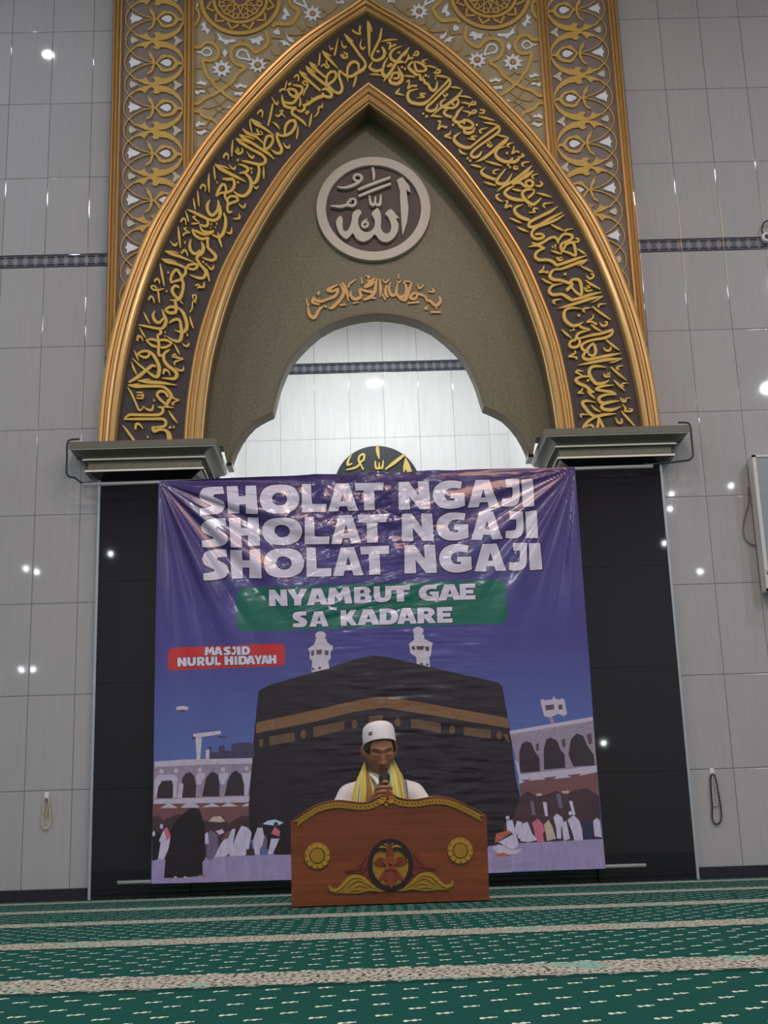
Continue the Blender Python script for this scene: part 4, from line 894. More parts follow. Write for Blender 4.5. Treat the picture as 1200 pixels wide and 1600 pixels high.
V_TXT = vinyl('vinyl white', rgb(182, 178, 200, KB)); V_DARK = vinyl('vinyl outline', rgb(44, 34, 62, KB))
V_GREEN = vinyl('vinyl green', rgb(2, 86, 74, KB)); V_RED = vinyl('vinyl red', rgb(164, 34, 38, KB))
def frac_box(a, b, c, d, u, v):
    """point of a four cornered pixel box: a top left, b top right, c bottom right, d bottom left; u right, v up"""
    t = (a[0]+(b[0]-a[0])*u, a[1]+(b[1]-a[1])*u); q = (d[0]+(c[0]-d[0])*u, d[1]+(c[1]-d[1])*u)
    return (q[0]+(t[0]-q[0])*v, q[1]+(t[1]-q[1])*v)
edge_l = [(236, 1381), (239.5, 1240), (241.5, 1090), (243, 960), (245, 850), (248, 752)]
edge_r = [(898, 730.5), (902.5, 790), (907.6, 860), (914, 950), (921, 1040), (930, 1170), (946, 1357)]
top = [(248+(898-248)*i/24, 752-21.5*i/24+(1.0*math.sin(i*1.9) if 6 < i < 18 else 0)-2.0*math.sin(math.pi*i/24)) for i in range(1, 24)]
bot = [(946-710*i/12, 1357+24*i/12+1.5*math.sin(math.pi*i/12)) for i in range(1, 12)]
print_mesh('printed_sheet', [(edge_l+top+edge_r+bot, [], 0)])
GL = {
'S': ([(2,0),(60,0),(86,7),(100,27),(93,47),(70,60),(54,67),(58,74),(97,75),(93,100),(42,100),(14,93),(0,72),(8,53),(30,41),(47,33),(42,26),(2,24)], []),
'H': ([(2,0),(40,0),(39,37),(61,37),(60,0),(100,0),(98,100),(63,100),(62,64),(39,64),(37,100),(0,100)], []),
'O': ([(50,0),(74,4),(92,18),(100,48),(93,80),(76,96),(50,100),(24,96),(7,80),(0,48),(8,18),(26,4)], [[(50,27),(63,32),(69,48),(64,66),(50,73),(36,67),(31,50),(37,32)]]),
'L': ([(0,0),(97,0),(100,28),(42,28),(40,100),(4,100)], []),
'A': ([(0,0),(34,0),(39,18),(63,18),(67,0),(100,0),(72,100),(28,100)], [[(43,37),(59,37),(52,68)]]),
'T': ([(29,0),(67,0),(66,72),(98,72),(100,100),(0,100),(2,72),(30,72)], []),
'N': ([(0,0),(36,0),(35,48),(66,0),(100,0),(97,100),(63,100),(64,50),(34,100),(3,100)], []),
'G': ([(100,56),(100,8),(72,0),(40,0),(13,14),(0,46),(10,80),(36,98),(64,100),(93,95),(88,70),(62,74),(43,65),(37,48),(44,31),(66,28),(68,37),(55,38),(57,56)], []),
'J': ([(0,3),(30,0),(70,4),(96,26),(100,100),(26,100),(28,72),(62,72),(60,42),(50,30),(4,30)], []),
'I': ([(4,0),(97,0),(90,100),(2,98)], []),
'Y': ([(32,0),(66,0),(68,36),(100,100),(66,100),(50,62),(34,100),(0,100),(32,36)], []),
'M': ([(0,0),(29,0),(32,50),(50,12),(68,50),(71,0),(100,0),(90,100),(66,100),(50,62),(34,100),(10,100)], []),
'B': ([(0,0),(60,0),(92,8),(100,30),(84,52),(95,70),(84,92),(58,100),(2,100)], [[(36,20),(58,20),(64,30),(58,40),(36,40)],[(36,60),(54,60),(60,70),(54,80),(36,80)]]),
'U': ([(2,100),(0,34),(14,8),(46,0),(80,8),(98,34),(100,100),(66,100),(64,42),(50,28),(36,42),(36,100)], []),
'E': ([(0,0),(98,0),(98,26),(38,26),(38,38),(86,38),(86,62),(38,62),(38,74),(98,74),(100,100),(2,100)], []),
'K': ([(0,0),(36,0),(36,34),(64,0),(100,0),(68,52),(98,100),(62,100),(36,64),(36,100),(2,100)], []),
'D': ([(0,0),(56,0),(90,16),(100,50),(90,84),(56,100),(2,100)], [[(36,26),(56,28),(64,50),(56,74),(36,74)]]),
'R': ([(0,0),(34,0),(36,34),(60,0),(100,0),(74,40),(94,62),(88,88),(62,100),(2,100)], [[(36,58),(56,58),(60,68),(54,78),(36,78)]]),
}
def soften(P):
    """round the gently turning stretches of a letter outline, keep its sharp corners"""
    P = np.array(P, float); n = len(P); e = np.roll(P, -1, 0)-P
    an = np.arctan2(e[:, 1], e[:, 0]); turn = np.abs((an-np.roll(an, 1)+math.pi) % (2*math.pi)-math.pi); soft = turn < math.radians(52)
    out = []
    for i in range(n):
        a, b = P[i], P[(i+1) % n]; out.append(tuple(a))
        if not (soft[i] or soft[(i+1) % n]): continue
        ta = (P[(i+1) % n]-P[i-1])*.5 if soft[i] else (b-a); tb = (P[(i+2) % n]-a)*.5 if soft[(i+1) % n] else (b-a)
        for k in (1, 2, 3):
            t = k/4; out.append(tuple((2*t**3-3*t*t+1)*a+(t**3-2*t*t+t)*ta+(3*t*t-2*t**3)*b+(t**3-t*t)*tb))
    return out
for _k in 'SOGJUBDR': GL[_k] = (soften(GL[_k][0]), [soften(h) for h in GL[_k][1]])
def line_polys(spec, x0, x1, yl, yr, hl, hr, lean, k):
    """spec: (letter, left px, right px); yl/yr top of the line at x0/x1, hl/hr letter heights; lean px shift from bottom to top"""
    out = []
    for ch, a, b in spec:
        def P(q):
            X = a+(b-a)*q[0]/100.0; t = (X-x0)/(x1-x0)
            ytop = yl+(yr-yl)*t; hh = hl+(hr-hl)*t
            return (X+lean*(q[1]/100.0-.5), ytop+hh*(1-q[1]/100.0))
        o, hs = GL[ch]; out.append(([P(q) for q in o], [[P(q) for q in h] for h in hs], k))
    return out
def grow(pl, d, k, dx=0, dy=0):
    """outline behind a letter: each outline pushed outwards by d pixels"""
    out = []
    for o, hs, _ in pl:
        def off(P, sg):
            P = np.array(P); A = np.roll(P, 1, 0); B = np.roll(P, -1, 0)
            area = .5*np.sum(P[:, 0]*B[:, 1]-P[:, 1]*B[:, 0]); s = sg*(1 if area > 0 else -1)
            e1 = (P-A)/np.maximum(np.hypot(*(P-A).T), 1e-6)[:, None]; e2 = (B-P)/np.maximum(np.hypot(*(B-P).T), 1e-6)[:, None]
            n = np.stack([e1[:, 1]+e2[:, 1], -(e1[:, 0]+e2[:, 0])], 1); n /= np.maximum(np.hypot(*n.T), .6)[:, None]
            return [(float(x+dx), float(y+dy)) for x, y in P+n*d*s]
        out.append((off(o, 1), [off(h, -1) for h in hs], k))
    return out
W1 = [('S',311,352),('H',355,402),('O',406,468),('L',471,510),('A',512,559),('T',555,600),('N',622,672),('G',676,726),('A',730,779),('J',783,812),('I',815,835)]
def shift(spec, a, b, x0=311, x1=835): return [(c, a+(l-x0)*(b-a)/(x1-x0), a+(r-x0)*(b-a)/(x1-x0)) for c, l, r in spec]
H3 = line_polys(W1, 311, 835, 762, 748, 43, 43, -1.5, 0)+line_polys(shift(W1, 314.5, 841), 314.5, 841, 811.5, 798, 44.5, 42.5, -1.5, 0)+line_polys(shift(W1, 316, 847), 316, 847, 860.5, 847.5, 46, 42.5, -1.5, 0)
print_mesh('heading_outline', grow(H3, 2.2, 0, .3, .6))
print_mesh('heading_lettering', H3)
def rbox(a, b, c, d, r):
    P = []
    for (p, u, v) in ((a, 1, 1), (b, -1, 1), (c, -1, -1), (d, 1, -1)):
        arc = []
        for i in range(6):
            t = i/5*math.pi/2; arc.append((p[0]+u*r*(1-math.sin(t)), p[1]+v*r*(1-math.cos(t))))
        if p in (b, d): arc = arc[::-1]
        P += arc[::-1] if p in (a, c) else arc[::-1]
    return P
print_mesh('caption_panel', [(rbox((370,919),(791,905.5),(793,974.5),(370,987),13), [], 0)])
W4 = [('N',420,449),('Y',449,481),('A',479,512),('M',511,550),('B',553,581),('U',584,611.5),('T',610.5,641.5),('G',654,685.5),('A',684.5,720),('E',718,743)]
W5 = [('S',457,480),('A',483,513),('K',532,558),('A',558,593),('D',593,622),('A',620,651),('R',652,681),('E',682.5,707)]
C2 = line_polys(W4, 420, 743, 921.5, 912, 26, 24.5, -1, 0)+line_polys(W5, 457, 707, 956, 948.5, 24, 24.5, -1, 0)
C2.append(([(513.5,946.5),(526,950.5),(526,954),(513.5,951)], [], 0))
print_mesh('caption_outline', grow(C2, 1.5, 0, .3, .4))
print_mesh('caption_lettering', C2)
print_mesh('name_panel', [(rbox((263,1012.5),(445,1005.5),(445,1040.5),(262,1048),7), [], 0)])
W6 = [('M',320,336),('A',334.5,348),('S',349.5,361),('J',361.5,369),('I',370,376.5),('D',377.5,391)]
W7 = [('N',277.5,292),('U',293,306.5),('R',308,321),('U',321.5,335),('L',336,345.5),('H',351,365),('I',366.5,371),('D',372.5,387),('A',385,399),('Y',397.5,410),('A',408,420.5),('H',419.5,432)]
N2 = line_polys(W6, 320, 391, 1011.5, 1010, 13, 13, -.4, 0)+line_polys(W7, 277.5, 432, 1028, 1023.5, 13.8, 13.4, -.4, 0)
print_mesh('name_outline', grow(N2, 1.0, 0, .2, .2))
print_mesh('name_lettering', N2)

# ---- the printed photograph: courtyard, draped black cube, arcades, crowd
def vm(n, c, var=.05, scale=30): return vinyl('print '+n, rgb(*c, KB), var, .22, scale, (2.2, 1, .6) if 'robe' in n or n in ('pink', 'marble') else None)
def band_mat():
    m = vinyl('print gold band', rgb(104, 76, 62, KB)); return m
PAL = [('black', (29, 21, 34), .15, 8), ('gold band', (104, 76, 54), .6, 90), ('pale stone', (160, 154, 176), .25, 60), ('mid stone', (126, 116, 138), .4, 60), ('arch shade', (44, 34, 48), .2, 30),
 ('red wall', (98, 66, 72), .35, 70), ('marble', (130, 122, 162), .3, 14), ('ink', (24, 19, 27), .1, 20), ('white robe', (166, 162, 190), .35, 34), ('pink', (168, 88, 116), .3, 34),
 ('grey robe', (92, 82, 112), .35, 34), ('minaret', (168, 164, 180), .3, 70), ('window', (78, 58, 76), .2, 50), ('city', (58, 54, 84), .2, 60), ('tan', (160, 150, 140), .2, 60), ('orange', (150, 84, 70), .2, 50),
 ('navy', (40, 44, 72), .2, 40), ('dark wall', (58, 40, 50), .25, 30), ('light blue', (150, 176, 200), .1, 40), ('faint gold', (86, 64, 48), .6, 90)]
PI_ = {n: i for i, (n, *_r2) in enumerate(PAL)}
PM = [vm(n, c, v, s) for n, c, v, s in PAL]
PR = []
def pp(col, s, org=(0, 0, 1.0)):
    ox, oy, sc = org
    PR.append(([(ox+float(t.split(',')[0])/sc, oy+float(t.split(',')[1])/sc) for t in s.split()], [], PI_[col]))
def ell(col, cx, cy, rx, ry, org=(0, 0, 1.0), n=14):
    ox, oy, sc = org
    PR.append(([(ox+(cx+rx*math.cos(2*math.pi*k/n))/sc, oy+(cy+ry*math.sin(2*math.pi*k/n))/sc) for k in range(n)], [], PI_[col]))
# cube with its band
pp('black', '404,1080 420,1071 500,1047 560,1029 584,1024 610,1028 700,1049 778,1066 785,1073 797,1140 806,1215 818,1270 826,1336 452,1347 386,1308 391,1215 398,1140')
pp('gold band', '401,1129 480,1112 560,1094 590,1089 612,1090 700,1105 793,1122 796,1138 700,1122 600,1106 560,1111 480,1130 400,1146')
for q in ('421,1151 460,1144 461,1158 421,1165', '489.6,1136 537.7,1127 538,1140 490,1152', '642,1123.5 688.5,1130 688.5,1144.5 642,1137', '724.5,1136 766.5,1141 766.5,1153.5 724.5,1149', '576,1119 598,1117 598,1128 576,1131', '405,1156 411,1154 411,1166 405,1168', '786,1146 793,1147 797,1160 791,1158'): pp('faint gold', q)
for cx, cy in ((474, 1147), (554, 1132), (621, 1128), (706.5, 1140), (780, 1149)): ell('faint gold', cx, cy, 4.5, 7)
pp('marble', '440,1338 640,1330 790,1322 800,1364 440,1376')
# minarets
MN = (470, 960, 4.8)
for q in ('110,182 190,182 194,200 208,218 242,238 236,268 222,278 224,330 206,346 214,405 80,436 86,346 64,330 70,282 54,258 96,228 108,205', '845,152 922,152 926,186 990,216 980,252 974,312 962,320 970,398 868,372 866,322 820,292 812,222 850,192'): pp('minaret', q, MN)
ell('minaret', 148, 158, 40, 32, MN); ell('minaret', 880, 126, 40, 32, MN)
for q in ('76,272 100,268 100,308 78,310', '116,266 160,264 158,298 118,302', '178,268 208,272 206,306 180,304', '132,392 150,390 150,410 134,412', '84,400 98,398 98,420 86,422', '866,240 924,238 918,270 872,268', '932,242 964,246 960,280 934,274', '830,240 856,238 856,270 834,266', '894,364 914,364 916,384 898,378', '940,368 956,372 956,390 942,386'): pp('window', q, MN)
# left arcade and skyline
LZ = (230, 1050, 3.4286); LA = (230, 1180, 5.217)
ell('minaret', 285, 1107, 10, 3.6); ell('window', 285, 1111, 7, 2)
pp('city', '325,1187 325,1168 331,1167 331,1175 342,1176 342,1166 350,1164 352,1173 362,1173 362,1163 372,1161 390,1160 396,1163 398,1184')
pp('minaret', '302,1147 345,1142 346,1147 303,1154'); pp('minaret', '306,1154 316,1153 313,1188 308,1188')
pp('minaret', '322,1172 328,1171 327,1188 322,1188'); pp('city', '300,1152 306,1151 306,1155 301,1156'); pp('city', '340,1150 355,1151 355,1153 340,1153')
pp('mid stone', '58,90 855,66 848,160 828,350 50,368', LA)
pp('pale stone', '60,52 300,36 858,24 856,70 500,76 60,98', LA)
for q in ('80,352 90,262 122,210 200,206 212,244 210,350', '280,346 286,192 312,150 350,138 386,170 402,250 396,346', '448,338 480,190 510,150 540,134 580,162 592,250 590,337', '630,332 660,200 690,145 725,124 770,162 790,240 790,328'): pp('arch shade', q, LA)
for q in ('62,200 90,160 220,158 250,180 246,230 238,350 212,350 214,240 200,204 122,208 90,260 74,352 56,352', '402,150 470,140 472,180 446,210 442,240 412,240 398,190', '590,150 660,140 662,180 636,212 634,240 606,240 586,190', '770,150 846,140 838,200 822,330 794,330 792,240'): pp('pale stone', q, LA)
for cx in (118, 238, 430, 620, 812): ell('pale stone', cx, 132-(cx-118)*.03, 18, 20, LA)
pp('pale stone', '262,232 282,222 298,240 290,300 284,350 250,350', LA)
pp('red wall', '48,392 832,380 828,520 815,640 44,640', LA)
pp('pale stone', '58,362 836,334 832,372 820,384 52,398', LA)
for q in ('105,432 180,388 252,430', '272,428 300,402 350,388 400,398 432,428', '448,426 530,390 604,420', '600,420 660,384 748,418', '770,420 800,396 828,392 826,416'): pp('pale stone', q, LA)
pp('dark wall', '44,500 90,490 130,530 200,500 260,480 420,520 500,540 560,490 620,500 660,560 760,500 830,490 832,640 870,820 40,860', LA)
pp('tan', '500,540 540,500 600,496 640,540 600,548', LA)
pp('marble', '40,852 300,846 560,828 1000,812 1200,806 1200,1012 600,1036 40,1046', LA)
pp('ink', '42,640 70,620 110,640 100,760 88,850 42,860', LA); ell('white robe', 55, 640, 12, 22, LA)
pp('white robe', '88,852 112,710 96,700 130,620 160,600 202,690 172,770 136,852', LA); pp('pink', '134,602 164,588 198,668 160,694', LA); ell('white robe', 118, 580, 14, 20, LA)
for q, c in (('488,852 480,650 520,610 580,650 582,780 530,852', 'grey robe'), ('462,650 495,625 505,720 470,725', 'white robe'), ('560,620 610,600 632,630 590,650', 'white robe'), ('548,832 602,720 700,600 720,600 702,720 690,790 640,824', 'white robe'), ('640,640 690,600 660,680 600,690', 'red wall'), ('668,824 730,650 770,575 822,590 852,630 830,762 800,818', 'white robe'), ('806,770 870,760 890,812 812,818', 'dark wall'),
  ('880,812 860,700 900,590 940,590 962,700 920,762 916,812', 'white robe'), ('930,760 965,640 980,700 970,805', 'grey robe'), ('985,807 1010,680 1078,680 1052,742 1020,807', 'white robe'), ('1010,640 1040,580 1084,620 1078,664', 'pink'), ('938,562 980,535 1042,524 1112,550 1060,576', 'light blue'), ('1036,812 1080,680 1102,600 1180,556 1195,812', 'ink')): pp(c, q, LA)
for cx, cy in ((520, 590), (590, 590), (700, 575), (780, 555), (820, 570), (930, 570), (1050, 565)): ell('dark wall', cx, cy, 18, 22, LA)
pp('ink', '138,1002 150,850 180,740 200,600 232,540 280,490 340,440 380,428 424,440 450,500 472,580 474,850 452,870 455,982 380,990 300,998', LA)
for cx in (232, 312): ell('tan', cx, 994, 14, 8, LA)
pp('orange', '420,978 470,972 500,984 430,992', LA)
# right arcade
RA = (740, 1060, 5.4545)
pp('mid stone', '308,470 1016,360 1034,560 1052,770 396,830 350,640', RA)
pp('pale stone', '306,448 1012,328 1016,362 310,476', RA)
for q in ('396,806 388,640 408,560 450,534 492,550 522,620 562,680 566,792', '600,778 598,600 620,520 660,504 712,530 742,610 776,650 782,762', '850,752 808,650 828,520 880,468 932,490 972,580 1022,650 1034,742'): pp('arch shade', q, RA)
for q in ('528,560 556,550 560,610 536,620', '748,520 778,512 786,580 760,590', '960,480 1000,470 1010,560 980,560'): pp('window', q, RA)
pp('pale stone', '352,690 380,720 402,820 388,850', RA)
pp('red wall', '384,880 1052,792 1066,1000 1068,1060 420,1080', RA)
pp('pale stone', '386,822 1050,744 1054,796 388,868', RA)
for q in ('468,872 540,818 616,860', '680,858 752,798 832,842', '892,832 962,778 1050,800', '386,860 432,880 390,900'): pp('pale stone', q, RA)
pp('pale stone', '568,192 588,170 600,186 670,180 684,150 702,176 740,180 754,165 776,190 796,302 772,322 722,302 652,332 602,322', RA)
for q in ('610,228 684,222 688,264 616,272', '720,226 754,222 762,262 728,266'): pp('window', q, RA)
pp('mid stone', '640,330 670,322 690,380 660,384', RA)
RB = (740, 1200, 5.4545)
pp('dark wall', '398,240 470,200 540,240 620,230 700,190 780,230 860,190 960,170 1040,220 1068,240 1094,620 240,660 262,480 340,420', RB)
for q in ('590,290 622,290 634,410 610,410', '812,280 840,280 868,400 846,400'): pp('white robe', q, RB)
for q in ('480,280 510,280 528,400 500,400', '700,220 740,220 760,340 730,340'): pp('grey robe', q, RB)
for q in ('530,218 584,216 580,236 540,240', '750,198 816,194 810,216 760,214'): pp('tan', q, RB)
pp('marble', '126,664 400,640 1106,604 1122,858 800,866 132,884', RB)
for q, c in (('284,532 280,450 330,440 346,500 382,640 372,672 330,692 208,632 340,562', 'white robe'), ('182,642 190,560 290,532 328,545 208,628', 'orange'), ('350,522 370,450 412,460 412,602 384,602', 'white robe'), ('418,472 460,458 500,560 552,612 470,632 398,622', 'white robe'), ('498,470 545,430 592,480 608,530 590,562 602,632 545,634', 'pink'), ('600,482 640,440 672,500 702,602 628,622', 'tan'), ('680,422 710,388 756,420 772,480 745,502 748,602 712,602 702,500', 'white robe'), ('750,472 790,450 822,602 768,622', 'white robe'), ('800,442 850,400 902,450 934,560 942,612 860,622 838,540', 'white robe'), ('930,612 920,452 1000,440 1022,602', 'navy'), ('1018,452 1050,424 1076,450 1092,592 1030,582', 'white robe'), ('150,680 210,650 330,700 420,690 370,730 230,740', 'white robe'), ('180,740 250,720 330,750 200,756', 'orange')): pp(c, q, RB)
for cx, cy in ((290, 425), (385, 435), (435, 440), (545, 415), (640, 425), (710, 370), (825, 385), (1045, 410)): ell('dark wall' if cx not in (290, 825) else 'white robe', cx, cy, 17, 18, RB)
LAYERS[1:1] = [(o, h, 'printed_photograph', k) for o, h, k in PR]
PB = build_print({'printed_sheet': ([V_SKY], ban), 'printed_photograph': (PM, ban), 'heading_outline': ([V_DARK], ban), 'heading_lettering': ([V_TXT], ban), 'caption_panel': ([V_GREEN], ban), 'caption_outline': ([V_DARK], 'caption_panel'), 'caption_lettering': ([V_TXT], 'caption_panel'),
 'name_panel': ([V_RED], ban), 'name_outline': ([V_DARK], 'name_panel'), 'name_lettering': ([V_TXT], 'name_panel')})
# tubes that stretch the banner, hanger wires
rz = .0
L0 = at(128, 752, YB-.01); L1 = at(1021, 725.5, YB-.01)
MB().tube([(L0[0], YB+.012, c_tl[1]-.004), (L1[0], YB+.012, c_tr[1]-.002)], .011, 12).build('top_tube', M_STEEL, ban, True)
B0 = at(183, 1379.5, YB); B1 = at(1010, 1352, YB)
MB().tube([(B0[0], YB+.014, float(B0[2])), (B1[0], YB+.014, float(B1[2]))], .011, 12).build('bottom_tube', M_STEEL, ban, True)
ty = YB+.012
for s, x_end, zt in ((-1, L0[0], c_tl[1]-.004), (1, L1[0], c_tr[1]-.002)):
    w = thing('hanger_wire', 'black bent wire looped from %s end of banner tube up to the capital' % ('left' if s < 0 else 'right'), 'wire', (s*1.86, ty, 2.4), 'hanger wires of the banner')
    P = [(s*1.80, ty, 2.652), (s*1.855, ty, 2.648), (s*1.872, ty, 2.625), (s*1.872, ty, 2.55), (s*1.872, ty, 2.46), (s*1.868, ty, 2.435), (s*1.85, ty, 2.418), (s*1.82, ty, 2.410), (x_end+s*.004, ty, zt+.012), (x_end-s*.05, ty, zt+.014)]
    P = [tuple(q) for q in catmull([p for p in P], 5)]
    MB().tube(P, .006, 8).build('wire', M_CABLE, w, True)
# ================================================================== CARVED LOW LECTERN
YL = -1.94
def wood_material():
    m = bpy.data.materials.new('red brown wood'); m.use_nodes = True; h = NT(m); b = h.N['Principled BSDF']
    tc = h.new('ShaderNodeTexCoord'); mp = h.new('ShaderNodeMapping'); mp.inputs['Scale'].default_value = (2.2, 6, 26); h.L.new(tc.outputs['Object'], mp.inputs[0])
    n = h.new('ShaderNodeTexNoise'); n.inputs['Scale'].default_value = 1.7; n.inputs['Detail'].default_value = 8; n.inputs['Distortion'].default_value = .7; h.L.new(mp.outputs[0], n.inputs[0])
    sp = h.new('ShaderNodeSeparateXYZ'); h.L.new(tc.outputs['Object'], sp.inputs[0])
    z = h.m('DIVIDE', sp.outputs[2], .098)
    cell = h.new('ShaderNodeTexWhiteNoise'); cell.noise_dimensions = '1D'; h.L.new(h.m('FLOOR', z), cell.inputs['W'])
    fz = h.m('FRACT', z); seam = h.m('LESS_THAN', h.m('MINIMUM', fz, h.m('SUBTRACT', 1.0, fz)), .012)
    c = h.mix(n.outputs[0], rgb(80, 37, 19, 1.15), rgb(146, 78, 40, 1.15))
    c = h.mix(h.m('MULTIPLY', cell.outputs[0], .45), c, rgb(84, 40, 24, 1.1))
    c = h.mix(h.m('MULTIPLY', seam, .5), c, rgb(150, 84, 50))
    h.L.new(c, b.inputs['Base Color']); b.inputs['Roughness'].default_value = .30; b.inputs['Coat Weight'].default_value = .25; b.inputs['Coat Roughness'].default_value = .15
    return m
M_WOOD = wood_material()
M_CARVE = mat('gilt carving', rgb(168, 130, 46, 1.15), .42, .15, .12, 60)
M_OLIVEG = mat('olive gilt carving', rgb(138, 112, 40, 1.15), .45, .1, .15, 60)
M_REDC = mat('red carving', rgb(112, 50, 33, 1.1), .38, 0, .12, 60)
M_INK = mat('dark carving', rgb(34, 28, 36, 1.1), .35, 0, .1, 60)
lec = thing('lectern', 'low carved red brown wooden lectern with gilt carvings standing on the green carpet', 'lectern', (-.05, YL, 0))
LQ = (445, 1235, 7.059); LR = (600, 1230, 7.059)
def qx(px, py): return (px, py)
TOPL = [(65,340),(120,295),(180,250),(250,208),(320,165),(390,138),(460,118),(530,107),(600,103),(670,109),(740,118),(805,126),(870,128),(920,121),(960,105),(1000,84),(1040,60),(1080,44),(1112,36)]
TOPR = [(32,14),(52,30),(90,66),(150,105),(200,120),(250,128),(300,130),(350,130),(400,123),(450,112),(500,103),(550,98),(600,96),(650,100),(705,110),(760,125),(820,148),(880,175),(940,204),(1000,235),(1055,266),(1100,292),(1130,297)]
tl = [xz(LQ[0]+x/LQ[2], LQ[1]+y/LQ[2], YL) for x, y in TOPL]; tr = [xz(LR[0]+x/LR[2], LR[1]+y/LR[2], YL) for x, y in TOPR]
topc = tl+tr
xl, xr = topc[0][0], topc[-1][0]
outl = [(xl-.001, 0.004)]+[(xl, topc[0][1])]+topc[1:-1]+[(xr, topc[-1][1]), (xr-.006, .004)]
bevel(relief('front_panel', [('P', outl)], M_WOOD, lec, YL, .026, to=lambda a, b: (a, b)), .003, 2, 40)
for s, x in (('l', xl+.003), ('r', xr-.027)):
    MB().box(x, x+.024, YL+.027, YL+.36, .004, .335).build('side_panel', M_WOOD, lec)
MB().box(xl+.027, xr-.027, YL+.027, YL+.35, .30, .322).build('desk_board', M_WOOD, lec)
def on_l(strokes, org, m, depth, name, parent=lec, holes=(), base=0.0, n=6):
    return relief(name, [parse(s, *org) for s in strokes], m, parent, YL-base-depth, depth+.0005, holes=holes, n=n)
# braid along the upper edge
def braid():
    P = resample(topc, 120)
    d = np.gradient(P, axis=0); d /= np.hypot(*d.T)[:, None]; nrm = np.stack([d[:, 1], -d[:, 0]], 1)
    mk = MB(); n = 58
    L = np.r_[0, np.cumsum(np.hypot(*np.diff(P, axis=0).T))]
    def pt(s, o):
        x = np.interp(s, L, P[:, 0]); z = np.interp(s, L, P[:, 1]); nx = np.interp(s, L, nrm[:, 0]); nz = np.interp(s, L, nrm[:, 1])
        return (x+nx*o, z+nz*o)
    tot = L[-1]; cc = tot*.5; st = (tot-.02)/n
    for i in range(n):
        s = .012+i*st
        c = s+st*.5
        if abs(c-cc-.003) < .032: continue
        sg = 1 if c < cc else -1      # chevrons point to the middle
        for a, b, sl in ((.0095, .0205, -1), (.0215, .0335, 1)):
            q = []
            for (u, o) in ((0, a), (st*.72, a), (st*.72, b), (0, b)):
                k = (o-a)/(b-a); k = k if sl < 0 else 1-k
                q.append(pt(s+u+sg*(k*st*1.15-st*.3), o))
            mk.prism(q[::-1], YL-.0055, YL+.001)
    o = mk.build('braid_carving', M_CARVE, lec); o['kind'] = 'stuff'
    return o
braid()
lo = relief('braid_groove', [('S', [(x, z-.0215, .030) for x, z in resample(topc, 60)[2:28]]), ('S', [(x, z-.0215, .030) for x, z in resample(topc, 60)[32:58]])], M_INK, lec, YL-.0012, .002, to=lambda a, b: (a, b), n=1)
# crest in the middle of the edge
cx0, cz0 = xz(603.5, 1252.5, YL)
def leafpts(cx, cz, ang, l, w, n=8):
    P = []
    for k in range(n+1): t = k/n; P.append((t*l, w*math.sin(math.pi*t)**.8))
    for k in range(n-1, 0, -1): t = k/n; P.append((t*l, -w*math.sin(math.pi*t)**.8))
    c, s = math.cos(ang), math.sin(ang)
    return [(cx+x*c-y*s, cz+x*s+y*c) for x, y in P]
idt = lambda a, b: (a, b)
for sgn in (0, math.pi): relief('crest_leaf', [('P', leafpts(cx0+(.004 if sgn == 0 else -.004), cz0, sgn, .032, .009))], M_CARVE, lec, YL-.008, .0085, to=idt)
relief('crest_leaf', [('P', leafpts(cx0, cz0-.003, -math.pi/2, .017, .007))], M_CARVE, lec, YL-.008, .0085, to=idt)
MB().ball((cx0, YL-.007, cz0), .0058, 12, 8).build('crest_bead', M_REDC, lec, True)
relief('crest_arch', [('S', [(cx0+.018*math.cos(a), cz0+.006+.012*math.sin(a), .0035) for a in np.linspace(.2, 2.94, 9)])], M_REDC, lec, YL-.005, .0055, to=idt)
# two sunflowers
def sunflower(px, py):
    c = xz(px, py, YL); R = .054
    pet = []
    for k in range(72):
        a = 2*math.pi*k/72; r = R*(.90+.10*abs(math.cos(a*6)))
        pet.append((c[0]+r*math.cos(a), c[1]+r*math.sin(a)))
    f = relief('sunflower', [('P', pet)], M_OLIVEG, lec, YL-.005, .0055, to=idt)
    for k in range(12):
        a = 2*math.pi*(k+.5)/12
        pts = []
        for t in np.linspace(.58, .97, 5): pts.append((c[0]+R*t*math.cos(a), c[1]+R*t*math.sin(a), .021*(.45+.5*math.sin(math.pi*min(1, (t-.5)/.5)))))
        relief('petal', [('S', pts)], M_CARVE, f, YL-.009, .0042, to=idt, n=3)
    ring = [(c[0]+R*.60*math.cos(a), c[1]+R*.60*math.sin(a)) for a in np.linspace(0, 2*math.pi, 37)[:-1]]
    relief('seed_rim', [('P', ring)], M_INK, f, YL-.0095, .005, to=idt)
    st = []
    for i in range(-5, 6):
        o = i*R*.095; h = math.sqrt(max(0, (R*.53)**2-o*o))
        if h > .004: st.append(('S', [(c[0]-h, c[1]+o, .0036), (c[0]+h, c[1]+o, .0036)]))
        if h > .004 and i % 2: st.append(('S', [(c[0]+o, c[1]-h, .0024), (c[0]+o, c[1]+h, .0024)]))
    relief('seed_lattice', st, M_CARVE, f, YL-.0125, .0035, to=idt, n=1)
sunflower(496, 1337); sunflower(719, 1329)
